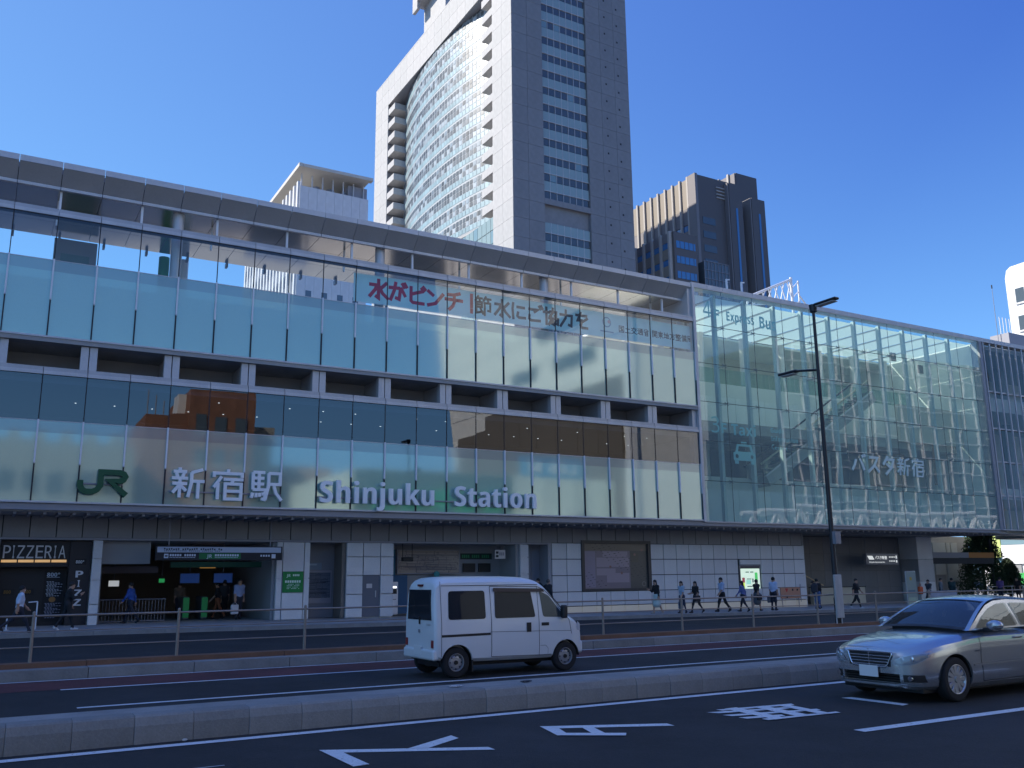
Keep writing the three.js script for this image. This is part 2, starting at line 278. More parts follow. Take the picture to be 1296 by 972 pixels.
// street railing on that kerb
{
  const o = thing('street_railing', 'brown metal street railing with three thin rails', 'railing', [0, 0.29, -20.92]);
  for (let x = -7.3; x < 60; x += 2.76) { const p = mesh('post', new THREE.CylinderGeometry(0.03, 0.034, 0.96, 10), M.railMetal, o); p.position.set(x, 0.48, 0); const c = mesh('post_cap', new THREE.SphereGeometry(0.032, 10, 5, 0, 6.3, 0, 1.57), M.railMetal, o); c.position.set(x, 0.96, 0); }
  for (const h of [0.3, 0.6, 0.9]) { const m = mesh('rail', new THREE.CylinderGeometry(h > 0.8 ? 0.021 : 0.013, h > 0.8 ? 0.021 : 0.013, 67, 8).rotateZ(Math.PI / 2), M.railMetal, o); m.position.set(26, h, 0); }
}
// litter on the median top
for (const [x, z, w, d, c, l] of [[6.1, -12.35, 0.2, 0.07, [0.6, 0.62, 0.66], 'flattened pale paper scrap on the median top'], [7.25, -12.3, 0.16, 0.08, [0.05, 0.05, 0.06], 'dark crumpled rag on the median top'], [2.25, -11.72, 0.05, 0.03, [0.7, 0.7, 0.7], 'white paper crumb at the foot of the median']]) {
  const g = new THREE.IcosahedronGeometry(0.5, 1); const p = g.attributes.position; for (let i = 0; i < p.count; i++) p.setXYZ(i, p.getX(i) * w * (1 + 0.4 * Math.sin(i * 7)), (p.getY(i) + 0.5) * 0.03, p.getZ(i) * d * (1 + 0.4 * Math.sin(i * 5))); g.computeVertexNormals();
  const m = mesh(numbered('litter'), g, std(c, 0.8), scene); m.position.set(x, z < -12 ? 0.305 : 0.01, z); tag(m, l, 'litter');
}

{ // a manhole cover and patched asphalt
  const o = new THREE.Group(); o.name = 'manhole_cover'; o.position.set(4.9, 0.004, -14.1); scene.add(o); tag(o, 'round iron manhole cover between the two medians', 'manhole cover'); mesh('rim', new THREE.TorusGeometry(0.33, 0.02, 6, 40).rotateX(Math.PI / 2).scale(1, 0.3, 1), M.aluDark, o); mesh('lid', new THREE.CylinderGeometry(0.31, 0.31, 0.008, 36), std([0.09, 0.085, 0.08], 0.6, { metalness: 0.5, bumpMap: fineBump, bumpScale: 0.01 }), o);
  const patch = std([0.034, 0.035, 0.038], 0.92, { map: asphaltTex, bumpMap: fineBump, bumpScale: 0.005 }); for (const [x0, x1, z0, z1, l] of [[-3, 2.6, -8.7, -7.6, 'long dark asphalt repair patch on the near lane'], [6.6, 8.2, -14.9, -13.2, 'square dark asphalt repair patch beside the median']]) struct('road_patch', poly([[x0, z1], [x1, z1 + 0.03], [x1 + 0.02, z0], [x0 - 0.02, z0 + 0.02]], 0.003), patch, l, 'road');
}
// ---------------------------------------------------------------- station building
const G = -38.5, W = -41, X0 = -8, XE = 34.12, PITCH = 1.562, MX = []; for (let i = -5; i <= 22; i++) MX.push(-0.25 + i * PITCH);
const station = thing('station_building', 'long station building with two bands of frosted glass under a thin metal canopy', 'building');
const tilt = (m, a = 0.0022) => { m.rotation.set(rr(-a, a), rr(-a, a), 0); return m; };
function pane(parent, name, mat, x0, x1, y0, y1, z, a) { const m = mesh(name, new THREE.PlaneGeometry(x1 - x0, y1 - y0), mat, parent); const uv = m.geometry.attributes.uv, ox = rr(0, 20), oy = rr(0, 20); for (let i = 0; i < 4; i++) uv.setXY(i, ox + uv.getX(i) * (x1 - x0), oy + uv.getY(i) * (y1 - y0)); m.position.set((x0 + x1) / 2, (y0 + y1) / 2, z); return tilt(m, a); }
{ // canopy: a thin boat-shaped edge of metal panels, soffit and roof behind it
  const c = part(station, 'canopy');
  const strip = new THREE.Shape(), zf = 0;
  const face = (pts) => { const g = new THREE.ExtrudeGeometry(new THREE.Shape(pts.map(([z, y]) => new THREE.Vector2(-z, y))), { depth: PITCH - 0.028, bevelEnabled: false }); g.rotateY(Math.PI / 2); return g; };
  const top = face([[0, 18.2], [0, 18.45], [-0.1, 18.47], [-0.1, 18.2]]), slope = face([[-0.02, 18.185], [-0.58, 17.62], [-0.64, 17.66], [-0.08, 18.22]]), lip = face([[-0.56, 17.6], [-0.56, 17.47], [-0.7, 17.47], [-0.7, 17.6]]);
  for (let i = 0; i < MX.length - 1; i++) {
    const x = MX[i] + 0.014;
    for (const [g, n, m] of [[top, 'edge_panel', M.aluPale], [slope, 'slanted_panel', M.alu], [lip, 'lip_panel', M.aluPale]]) { const q = mesh(n, g, m, c); q.position.set(x, 0, G); }
    for (let k = 0; k < 3; k++) bx(c, 'soffit_panel', M.soffit, x, x + PITCH - 0.02, 17.49, 17.53, G - 0.72 - k * 1.9 - 1.88, G - 0.72 - k * 1.9);
  }
  bx(c, 'roof_slab', M.aluDark, X0, XE, 17.56, 18.4, G - 6.5, G - 0.66); bx(c, 'gap_backing', M.gasket, X0, XE, 17.64, 18.18, G - 0.66, G - 0.645);
  bx(c, 'canopy_end', M.aluPale, XE - 0.24, XE, 16.4, 18.2, G - 6.4, G - 0.1);
  for (let x = -6; x < XE; x += 1.9) bx(c, 'bracket', M.aluDark, x, x + 0.1, 17.26, 17.48, G - 6.6, G - 6.3);
  for (let k = 0; k < 5; k++) { const x = -3.36 + k * 9.37; cyl(c, 'column', M.aluPale, [x, 11.2, G - 1.1], [x, 17.5, G - 1.1], 0.235, 0.235, 24); }
  for (let i = 0; i < MX.length; i += 2) { const x = MX[i]; bx(c, 'post', M.white, x + 0.0, x + 0.09, 16.4, 17.48, G - 0.9, G - 0.8); if (i % 4 === 2) bx(c, 'post', M.white, x - 0.02, x + 0.06, 16.4, 17.48, G - 1.9, G - 1.82); }
}
{ // the upper and lower glass bands
  const band = (name, y0, yf, y1, sillTop, clearMat) => {
    const b = part(station, name);
    for (let i = 0; i < MX.length - 1; i++) {
      const a = MX[i] + 0.02, e = MX[i + 1] - 0.02;
      pane(b, 'clear_pane', clearMat, a, e, yf + 0.01, y1, G, 0.0012);
      pane(b, 'frosted_pane', M.frit, a, e, y0 + 0.05, yf - 0.46, G, 0.0012); pane(b, 'frosted_top_pane', M.fritTop, a, e, yf - 0.46, yf - 0.01, G, 0.0012);
      bx(b, 'sill_panel', M.aluPale, a - 0.008, e + 0.008, y1 + 0.012, sillTop - 0.16, G - 0.35, G + 0.07); bx(b, 'sill_panel', M.alu, a - 0.008, e + 0.008, sillTop - 0.15, sillTop, G - 0.5, G + 0.02);
    }
    for (const x of MX) {
      bx(b, 'mullion', M.gasket, x - 0.018, x + 0.018, y0 + 0.05, y1, G - 0.03, G + 0.012);
      bx(b, 'bracket_bar', M.white, x - 0.035, x + 0.025, yf - 1.62, yf + 0.03, G + 0.012, G + 0.09); bx(b, 'lower_bar', M.gasket, x - 0.028, x + 0.022, y0 + 0.06, yf - 1.64, G + 0.012, G + 0.06);
      bx(b, 'inner_fin', M.aluDark, x - 0.05, x + 0.05, y0 + 0.6, yf - 0.9, G - 0.55, G - 0.14);
      const k = mesh('bolt', new THREE.SphereGeometry(0.035, 8, 6), M.aluPale, b); k.position.set(x - 0.005, yf - 1.63, G + 0.08);
    }
    bx(b, 'top_rail', M.gasket, X0, XE, y1, y1 + 0.012, G - 0.34, G + 0.03); bx(b, 'frost_rail', M.aluPale, X0, XE, yf - 0.012, yf + 0.012, G - 0.02, G + 0.01); bx(b, 'bottom_rail', M.aluPale, X0, XE, y0 - 0.02, y0 + 0.05, G - 0.2, G + 0.09);
    bx(b, 'end_post', M.aluPale, XE - 0.02, XE + 0.16, y0 - 0.05, sillTop + 0.02, G - 0.5, G + 0.1);
  };
  band('upper_glazing', 11.14, 14.28, 16.1, 16.42, M.clearUp);
  band('lower_glazing', 4.78, 7.88, 9.66, 9.97, M.clearDark);
  bx(station, 'underside_rail', M.darkSoffit, X0, XE, 10.95, 11.12, G - 0.6, G + 0.05);
}
{ // open slot between the bands, with paired posts
  const s = part(station, 'vent_slot');
  for (let i = 1; i < MX.length; i += 2) { const x = MX[i]; for (const k of [-0.3, 0.02]) bx(s, 'slot_post', M.aluPale, x + k, x + k + 0.28, 9.98, 10.94, G - 0.42, G - 0.12); bx(s, 'slot_wall', M.alu, x - 0.2, x + 0.2, 9.98, 10.94, G - 2.2, G - 0.43); }
  bx(s, 'slot_back', M.darkWall, X0, XE, 9.9, 10.95, G - 2.4, G - 2.25); bx(s, 'slot_floor', M.aluDark, X0, XE, 9.6, 9.96, G - 2.4, G - 0.52);
}
{ // floors, ceilings and back walls inside
  const f = part(station, 'interior');
  bx(f, 'bus_deck', M.deck, X0, 62, 10.3, 10.94, -84, G - 2.42); bx(f, 'bus_deck_edge', M.deck, X0, XE, 10.955, 11.1, G - 2.4, G - 0.62);
  bx(f, 'low_wall', std([0.5, 0.52, 0.52], 0.8), X0, XE, 11.1, 13.9, G - 1.5, G - 1.38);
  bx(f, 'hall_back_wall', std([0.28, 0.28, 0.3], 0.6), X0, XE, 4.7, 9.6, -47.2, -47); bx(f, 'hall_ceiling', std([0.3, 0.3, 0.32], 0.7), X0, XE, 9.42, 9.58, -47, G - 0.4);
  bx(f, 'hall_floor', M.darkSoffit, X0, 62, 4.45, 4.72, -53, G - 0.2); bx(f, 'rear_wall', M.darkWall, X0, 62, -0.9, 4.72, -53.2, -53); bx(f, 'end_wall', M.darkWall, X0 - 0.2, X0, -0.9, 4.72, -53.2, W - 0.2); bx(f, 'end_wall', M.darkWall, 61.8, 62, -0.9, 4.44, -53, -45.8); bx(f, 'hall_low_wall', std([0.45, 0.5, 0.5], 0.8), X0, XE, 4.72, 7.5, G - 1.3, G - 1.2);
  bx(f, 'hall_side_wall', M.darkWall, XE - 0.3, XE - 0.02, 4.72, 10.2, -47, G - 0.45); bx(f, 'deck_side_wall', M.panel, X0 - 0.3, X0, 4.72, 18.4, -46, G - 0.2);
  const lampMat = std([0.9, 0.9, 0.85], 0.5, { emissive: C(1, 0.95, 0.82), emissiveIntensity: 1.8 });
  for (let i = 0; i < 22; i++) for (const dz of [1.6, 4.4]) if (rnd() > 0.4) { const m = mesh('ceiling_lamp', new THREE.CylinderGeometry(0.035, 0.035, 0.02, 10), lampMat, f); m.position.set(-1.1 + i * PITCH + (dz > 3 ? 0.8 : 0), 9.408, G - dz); }
}
{ // things on the bus deck, seen through the clear strip
  const gp = thing('deck_pillar', 'bright green pillar on the bus deck behind the upper glass', 'pillar', [6.35, 10.94, -45.4]); mesh('shaft', new THREE.CylinderGeometry(0.25, 0.25, 6.5, 20).translate(0, 3.25, 0), std([0.02, 0.28, 0.08], 0.5), gp);
  const wp = thing('deck_pillar', 'white pillar on the bus deck beside the green one', 'pillar', [7.25, 10.94, -45.4]); mesh('shaft', new THREE.CylinderGeometry(0.25, 0.25, 6.5, 20).translate(0, 3.25, 0), M.white, wp);
  const kb = thing('notice_board', 'dark framed notice board hanging behind the upper glass', 'notice board', [2.35, 0, -44.5]); bx(kb, 'frame', M.darkWall, -0.9, 0.9, 13.9, 17.3, -0.1, 0); bx(kb, 'sheet', std([0.16, 0.24, 0.22], 0.6), -0.6, 0.6, 14.6, 16.6, 0.003, 0.02);
  const bw = [[13.2, 1.8, 2.6], [22.4, 2.2, 3.2], [27.5, 1.6, 2.9], [31.2, 1.2, 3.3]];
  bw.forEach(([x, w, h], i) => { const o = thing('bus_shelter', ['small steel bus shelter on the deck behind the red lettering', 'wide glass bus shelter on the deck behind the grey lettering', 'narrow bus shelter on the deck behind the crest on the banner', 'slim kiosk on the deck beside the atrium glass'][i], 'shelter', [x, 10.94, -50]); bx(o, 'roof', M.aluPale, -w, w, h + 1.0, h + 1.15, -1, 1); for (const k of [-1, 1]) { bx(o, 'post', M.aluDark, k * w * 0.9 - 0.06, k * w * 0.9 + 0.06, 0, h + 1.0, -0.06, 0.06); } bx(o, 'back_panel', M.alu, -w * 0.88, w * 0.88, 0.4, h + 0.6, -0.9, -0.86); });
}
// deck parapet wall at the back, sunlit
{ const o = thing('deck_parapet', 'low white parapet along the back of the bus deck', 'parapet', [0, 10.94, -83]); for (let x = -8; x < 62; x += 5) bx(o, 'panel', M.white, x, x + 4.97, 0, 1.3, -0.15, 0.15); }

{ // soffit beam under the lower band, header panels and ground-floor walls
  const h = part(station, 'overhang');
  bx(h, 'fascia', M.aluDark, X0, 61, 4.5, 4.745, G - 0.22, G - 0.02);
  bx(h, 'soffit', M.darkSoffit, X0, 72, 4.46, 4.52, W - 0.0, G - 0.25);
  for (let x = X0 + 0.3; x < 61; x += 0.5) bx(h, 'soffit_rib', M.aluDark, x, x + 0.1, 4.36, 4.455, W + 0.05, G - 0.3);
  const hd = part(station, 'header_wall');
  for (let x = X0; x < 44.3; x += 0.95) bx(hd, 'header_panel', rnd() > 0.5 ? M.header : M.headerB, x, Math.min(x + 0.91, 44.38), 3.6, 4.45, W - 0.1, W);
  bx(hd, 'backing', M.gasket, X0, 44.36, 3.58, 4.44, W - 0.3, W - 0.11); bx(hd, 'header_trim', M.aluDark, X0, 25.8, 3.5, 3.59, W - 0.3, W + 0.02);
  const wl = part(station, 'ground_wall');
  const cell = (x0, x1, y0, y1, z = W) => bx(wl, 'wall_panel', rnd() > 0.45 ? M.panel : M.panelB, x0 + 0.02, x1 - 0.02, y0 + 0.02, y1 - 0.02, z - 0.1, z + rr(-0.003, 0.003));
  const wb = (x) => 0.1 + dip(x);
  // panel field with screen and poster openings
  const rows = [0.32, 1.06, 1.9, 2.75, 3.59];
  for (let i = 0; i < 20; i++) { const x0 = 25.82 + i * 0.929, x1 = x0 + 0.929; for (let r = 0; r < 4; r++) { if (x1 > 27.75 && x0 < 32.25 && r >= 1) continue; if (x1 > 39.1 && x0 < 40.6 && r < 3 && r > 0) { continue; } cell(x0, x1, rows[r], rows[r + 1]); } }
  bx(wl, 'backing', M.gasket, 25.84, 44.36, 0.2, 3.56, W - 0.4, W - 0.11); bx(wl, 'wall_end', M.panelB, 44.37, 44.41, -0.2, 4.45, -46, W - 0.02);
  const stripMat = std([0.66, 0.62, 0.52], 0.6, { emissive: C(1.0, 0.86, 0.55), emissiveIntensity: 0.05 });
  for (let i = 0; i < 20; i++) bx(wl, 'light_strip', stripMat, 25.84 + i * 0.929, 25.84 + i * 0.929 + 0.9, 0.02 + dip(26 + i), 0.3, W - 0.1, W - 0.03);
  cell(39.0, 40.68, 2.42, 2.74, W + 0.002);
  // pillars and bays further along
  for (const [a, b] of [[-0.6, 0.52], [3.82, 4.2]]) { cell(a, b, 0.1, 0.95); cell(a, b, 0.95, 1.9); cell(a, b, 1.9, 2.75); cell(a, b, 2.75, 3.5); bx(wl, 'pillar_core', M.panelB, a + 0.02, b - 0.02, 0, 3.5, W - 1.2, W - 0.11); }
  for (const [a, b] of [[11.34, 11.62], [11.62, 12.6], [12.6, 12.88]]) { cell(a, b, 0.1, 1.9); cell(a, b, 1.9, 3.5); } bx(wl, 'pillar_core', M.panelB, 11.36, 12.86, 0, 3.5, W - 3, W - 0.11);
  const rw = [0.1, 1.15, 2.0, 2.85, 3.5];
  for (const [a, b] of [[14.6, 15.42], [15.42, 16.28], [16.28, 16.95]]) for (let r = 0; r < 4; r++) { if (a > 15.3 && a < 16 && r < 2) continue; cell(a, b, rw[r], rw[r + 1]); }
  cell(15.42, 16.28, 2.2, 2.85); bx(wl, 'bay_core', M.panelB, 14.62, 16.93, 0, 3.5, W - 2, W - 0.14);
  for (let r = 0; r < 4; r++) cell(23.9, 24.42, rw[r], rw[r + 1]); bx(wl, 'bay_core', M.panelB, 23.92, 24.4, 0, 3.5, W - 2, W - 0.11);
  for (let k = 0; k < 2; k++) for (let r = 0; r < 3; r++) bx(wl, 'recess_panel', std([0.26, 0.28, 0.32], 0.5), 24.43 + k * 0.69, 24.43 + k * 0.69 + 0.675, 0.1 + r * 1.15, 1.23 + r * 1.15, W - 1.0, W - 0.9);
  bx(wl, 'recess_side', std([0.3, 0.31, 0.34], 0.5), 25.6, 25.8, 0, 3.5, W - 1, W - 0.01);
  const dr = part(station, 'service_door'); bx(dr, 'leaf', std([0.13, 0.14, 0.17], 0.5), 15.43, 16.27, 0.12, 2.19, W - 0.13, W - 0.06); bx(dr, 'handle', M.aluPale, 16.05, 16.09, 1.0, 1.3, W - 0.06, W - 0.01); bx(dr, 'notice', M.aluPale, 15.62, 15.9, 1.42, 1.62, W - 0.058, W - 0.05);
  // map bay
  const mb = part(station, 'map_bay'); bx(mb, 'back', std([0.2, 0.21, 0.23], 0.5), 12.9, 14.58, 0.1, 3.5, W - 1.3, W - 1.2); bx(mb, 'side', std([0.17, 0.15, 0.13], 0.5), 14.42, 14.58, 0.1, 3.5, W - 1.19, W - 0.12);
  // ticket-machine bay
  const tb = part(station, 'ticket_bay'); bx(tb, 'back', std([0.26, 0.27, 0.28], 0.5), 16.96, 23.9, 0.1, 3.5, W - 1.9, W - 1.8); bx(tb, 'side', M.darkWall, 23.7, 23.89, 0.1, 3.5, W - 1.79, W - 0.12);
  // station entrance hall
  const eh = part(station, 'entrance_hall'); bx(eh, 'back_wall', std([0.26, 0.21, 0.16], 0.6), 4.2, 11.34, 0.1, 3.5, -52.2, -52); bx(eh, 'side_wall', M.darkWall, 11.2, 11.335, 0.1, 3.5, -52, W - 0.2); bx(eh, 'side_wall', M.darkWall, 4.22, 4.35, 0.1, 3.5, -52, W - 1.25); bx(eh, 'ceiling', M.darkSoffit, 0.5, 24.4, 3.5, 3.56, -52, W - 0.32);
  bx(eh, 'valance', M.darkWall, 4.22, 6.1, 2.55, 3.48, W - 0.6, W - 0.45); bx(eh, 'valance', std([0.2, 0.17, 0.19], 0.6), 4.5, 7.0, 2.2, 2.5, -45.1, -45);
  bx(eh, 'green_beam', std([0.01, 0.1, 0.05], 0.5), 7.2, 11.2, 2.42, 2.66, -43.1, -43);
  // second entrance under the atrium
  const e2 = part(station, 'atrium_entrance'); 
  for (let k = 0; k < 11; k++) for (let r = 0; r < 4; r++) bx(e2, 'wall_panel', std(k < 5 ? [0.3, 0.28, 0.26] : [0.26, 0.26, 0.27], 0.5, { map: metalTex }), 44.42 + k * 1.35, 44.42 + k * 1.35 + 1.335, -0.3 + r * 1.18, 0.87 + r * 1.18, W - 4.6, W - 4.5);
  bx(e2, 'backing', M.gasket, 44.42, 59.3, -0.4, 4.44, W - 4.75, W - 4.62); bx(e2, 'doorway', M.darkWall, 44.6, 46.9, -0.3, 2.2, W - 4.49, W - 4.4); bx(e2, 'door_frame', std([0.5, 0.42, 0.3], 0.5), 44.45, 44.58, -0.3, 2.4, W - 4.49, W - 4.2);
  bx(e2, 'counter', std([0.62, 0.56, 0.42], 0.6), 47.6, 52.6, -0.4, 0.95, W - 2.7, W - 2.4); bx(e2, 'counter_top', M.gasket, 47.55, 52.65, 0.955, 1.0, W - 2.75, W - 2.35);
  for (let k = 0; k < 3; k++) bx(e2, 'pillar_panel', k === 1 ? M.alu : M.panel, 59.3, 61.0, -0.4 + k * 1.62, 1.2 + k * 1.62, W - 4.6, W - 3);
  const hr = cyl(e2, 'handrail', std([0.75, 0.55, 0.3], 0.4), [45.0, 2.9, W - 3.2], [47.9, 1.1, W - 1.8], 0.035);
}
// ---------------------------------------------------------------- glass atrium and louvred wing
const atrium = thing('glass_atrium', 'pale green glass atrium of bolted panes with an escalator inside', 'building');
const AX = [34.3]; for (let k = 0; k < 11; k++) AX.push(36.4 + k * 2.45); const AY = [4.76, 7.0, 9.25, 11.5, 13.75, 16.0, 18.2];
{
  const gz = part(atrium, 'glazing');
  for (let i = 0; i < AX.length - 1; i++) for (let r = 0; r < 6; r++) pane(gz, 'pane', M.atrium, AX[i] + 0.008, AX[i + 1] - 0.008, AY[r] + 0.008, AY[r + 1] - 0.008, G, 0.0045);
  for (let i = 1; i < AX.length - 1; i++) {
    bx(gz, 'joint', M.gasket, AX[i] - 0.02, AX[i] + 0.02, AY[0], AY[6], G - 0.012, G - 0.004);
    for (let r = 1; r < 6; r++) { for (const [dx, dy] of [[-0.12, -0.12], [0.12, -0.12], [-0.12, 0.12], [0.12, 0.12]]) { } const s = new THREE.Group(); s.name = 'spider_fitting'; s.position.set(AX[i], AY[r], G - 0.06); gz.add(s); mesh('arm', boxGeo(0.34, 0.035, 0.04), M.aluDark, s).rotation.z = 0.6; mesh('arm', boxGeo(0.34, 0.035, 0.036), M.aluDark, s).rotation.z = -0.6; }
    bx(gz, 'column', std([0.42, 0.5, 0.52], 0.4, { metalness: 0.3 }), AX[i] - 0.1, AX[i] + 0.1, AY[0], AY[6], G - 0.85, G - 0.6);
    for (let r = 1; r < 6; r++) bx(gz, 'tie', M.aluPale, AX[i] - 0.02, AX[i] + 0.02, AY[r] - 0.02, AY[r] + 0.02, G - 0.6, G - 0.08);
  }
  for (let r = 1; r < 6; r++) bx(gz, 'joint', M.gasket, AX[0], AX[11], AY[r] - 0.018, AY[r] + 0.018, G - 0.014, G - 0.005);
  const c = part(atrium, 'cap'); for (let x = 34.12; x < 84; x += 1.2) bx(c, 'cap_panel', M.aluPale, x, Math.min(84, x + 1.185), 18.21, 18.5, G - 0.6, G + 0.05);
  bx(c, 'corner_post', M.aluPale, 34.12, 34.28, 4.7, 18.2, G - 0.5, G + 0.08); bx(c, 'end_post', M.aluDark, 60.92, 61.22, 4.7, 18.2, G - 0.5, G + 0.1);
  bx(c, 'bottom_rail', M.alu, 34.28, 84, 4.68, 4.755, G - 0.4, G + 0.06);
  const f = part(atrium, 'interior');
  const wall = std([0.82, 0.84, 0.8], 0.8, { map: metalTex }), beige = std([0.76, 0.68, 0.54], 0.8, { map: metalTex }), wood = std([0.34, 0.21, 0.12], 0.7), slab = std([0.66, 0.67, 0.62], 0.8), dk = std([0.16, 0.16, 0.155], 0.7);
  // upper floor, open to the bus deck behind
  bx(f, 'upper_floor', slab, 34.3, 61, 13.3, 14.3, -50, -44.6); bx(f, 'middle_floor', slab, 34.3, 61, 6.9, 7.9, -50, -43.4);
  bx(f, 'ceiling', wall, 34.3, 61, 17.9, 18.05, -50, -46); for (let i = 0; i < AX.length - 1; i++) { const q = mesh('added_skylight', new THREE.PlaneGeometry(AX[i + 1] - AX[i] - 0.06, 6.7).rotateX(-Math.PI / 2), phy([0.8, 0.92, 0.86], 1.0, { transmission: 0.7, thickness: 0 }), f); q.position.set((AX[i] + AX[i + 1]) / 2, 18.08, -42.6); bx(f, 'added_skylight_beam', M.aluPale, AX[i] - 0.03, AX[i] + 0.03, 17.98, 18.06, -46, G - 0.6); } for (let x = 34.3; x < 60.9; x += 2.45) { bx(f, 'floor_edge', slab, x, x + 2.44, 13.3, 14.32, -44.59, -44.5); bx(f, 'floor_edge', slab, x, x + 2.44, 6.9, 7.92, -43.39, -43.3); }  // translucent roof and its beams are added to brighten the atrium interior
  for (const [a, b, m] of [[34.3, 35.4, wall], [40.5, 44.2, beige], [44.2, 46.0, wall], [46.0, 52.8, beige], [52.8, 61, wall]]) bx(f, 'upper_wall', m, a, b - 0.02, 14.3, 17.9, -50.2, -50);
  for (let x = 34.3; x < 61; x += 2.67) bx(f, 'middle_wall', wall, x, x + 2.65, 10.75, 13.28, -44.2, -44);
  bx(f, 'hall_wall', dk, 34.3, 46, 7.9, 10.7, -47.2, -47); bx(f, 'hall_wall', std([0.13, 0.11, 0.1], 0.7), 46, 57.58, 7.9, 10.7, -47.2, -47); bx(f, 'wood_wall', wood, 53.5, 57.6, 7.9, 10.7, -43.2, -43); bx(f, 'hall_wall', beige, 57.6, 61, 7.9, 10.7, -47.2, -47);
  for (let x = 34.3; x < 61; x += 2.67) bx(f, 'lower_wall', wall, x, x + 2.65, 4.74, 6.88, -41.6, -41.4);
  bx(f, 'wall_front', beige, 53.9, 60.9, 10.72, 13.3, G - 2.1, G - 1.9); bx(f, 'grey_pier', std([0.3, 0.34, 0.34], 0.7), 35.0, 36.2, 4.74, 17.9, G - 3.2, G - 2.6); bx(f, 'pale_pier', wall, 34.35, 34.9, 4.74, 13.3, G - 2.4, G - 2.2);
  bx(f, 'wood_pier', wood, 57.9, 58.3, 7.9, 10.72, G - 2.5, G - 2.1);
  for (const x of [37.2, 40.6, 44.4, 48.2, 52.0, 55.6, 59.2]) cyl(f, 'column', M.aluPale, [x, 4.74, -45.2], [x, 17.9, -45.2], 0.22, 0.22, 14);
  for (const [x, y] of [[35.6, 16.4], [54.6, 16.6], [57.5, 16.0]]) bx(f, 'hanging_sign', dk, x, x + 0.5, y, y + 0.6, -41.1, -41);
  for (let x = 36.2; x < 61; x += 1.24) bx(f, 'glass_rail', phy([0.7, 0.85, 0.82], 0, { transmission: 1, thickness: 0 }), x, x + 1.2, 14.34, 15.35, -44.56, -44.54);
  const side = part(atrium, 'side_wall'); bx(side, 'wall', wall, 60.95, 61.15, 4.74, 18.1, -50, G - 0.6);
  // escalator
  const e = part(atrium, 'escalator'), A = V3(42.4, 7.95, G - 4), B = V3(53.2, 14.4, G - 4), dir = B.clone().sub(A), len = dir.length(), ang = Math.atan2(dir.y, dir.x);
  for (const [n, m, h0, h1, z0, z1] of [['truss', std([0.34, 0.36, 0.34], 0.6), -0.75, -0.06, -0.7, 0.7], ['balustrade', phy([0.75, 0.85, 0.82], 0, { transmission: 1, thickness: 0 }), 0.0, 0.75, 0.72, 0.735], ['handrail', std([0.45, 0.4, 0.26], 0.4), 0.76, 0.86, 0.68, 0.78], ['handrail', M.gasket, 0.76, 0.86, -0.78, -0.68], ['skirt', M.aluPale, -0.06, 0.05, 0.68, 0.76]]) { const q = mesh(n, boxGeo(len, h1 - h0, z1 - z0), m, e); q.position.set((A.x + B.x) / 2 - Math.sin(ang) * (h0 + h1) / 2, (A.y + B.y) / 2 + Math.cos(ang) * (h0 + h1) / 2, G - 4 + (z0 + z1) / 2); q.rotation.z = ang; }
  for (let k = 0; k < 26; k++) { const t = (k + 0.5) / 26, q = mesh('step', boxGeo(0.42, 0.05, 1.0), M.aluDark, e); q.position.set(A.x + dir.x * t, A.y + dir.y * t + 0.0, G - 4); }
}
{ // lettering stuck on the atrium glass
  const pale = std([0.35, 0.62, 0.62], 0.7);
  const put = (label, list) => { const o = thing('glass_lettering', label, 'lettering', [0, 0, G - 0.02]); for (const [s, x0, x1, y0, y1, font] of list) mesh('word', fitText(s, x0, x1, y0, y1, 0.006, font), pale, o); return o; };
  put('pale blue words 4F Express Bus on the atrium glass', [['4', 34.95, 35.55, 16.55, 17.55, FR], ['F', 35.8, 36.2, 16.5, 17.1], ['Express', 36.75, 38.95, 16.35, 17.1], ['Bus', 39.4, 40.75, 16.4, 17.15]]);
  put('pale blue words 3F Taxi on the atrium glass', [['3', 35.1, 35.7, 9.75, 10.7, FR], ['F', 35.85, 36.25, 9.75, 10.35], ['Taxi', 36.6, 38.5, 9.7, 10.4]]);
  put('pale blue words about the guide counter on the atrium glass', [['Guide', 39.7, 40.8, 10.05, 10.35], ['Information', 39.7, 41.9, 9.55, 9.85], ['Center', 39.7, 41.0, 9.05, 9.35]]);
  const t = thing('taxi_pictogram', 'pale blue taxi pictogram on the atrium glass', 'pictogram', [37.5, 8.0, G - 0.02]);
  const body = new THREE.Shape([[-0.85, 0.25], [0.85, 0.25], [0.85, 0.7], [0.7, 0.75], [0.55, 1.2], [-0.55, 1.2], [-0.7, 0.75], [-0.85, 0.7]].map(([x, y]) => new THREE.Vector2(x, y)));
  const win = new THREE.Path([[-0.5, 0.78], [0.5, 0.78], [0.42, 1.08], [-0.42, 1.08]].map(([x, y]) => new THREE.Vector2(x, y))); body.holes.push(win); for (const s of [-1, 1]) { const h = new THREE.Path(); h.absarc(s * 0.58, 0.5, 0.12, 0, 6.283); body.holes.push(h); }
  mesh('car_body', new THREE.ExtrudeGeometry(body, { depth: 0.006, bevelEnabled: false }), pale, t); bx(t, 'roof_lamp', pale, -0.22, 0.22, 1.21, 1.36, 0, 0.006); for (const s of [-1, 1]) bx(t, 'wheel', pale, s * 0.62 - 0.14, s * 0.62 + 0.14, 0.06, 0.245, 0, 0.006);
  const bs = thing('wall_lettering', 'silver bus terminal name in slanted characters on the atrium', 'lettering', [46.3, 7.98, G + 0.02]);
  'バスタ新宿'.split('').forEach((ch, i) => { const g = strokeLetter(ch, 1.28, i < 3 ? 13 : 8.5, 0.05); g.applyMatrix4(new THREE.Matrix4().makeShear(0, 0, 0.14, 0, 0, 0)); const m = mesh('character', g, std([0.55, 0.66, 0.66], 0.4, { metalness: 0.3 }), bs); m.position.set(i * 1.42, -0.02, 0); });
}
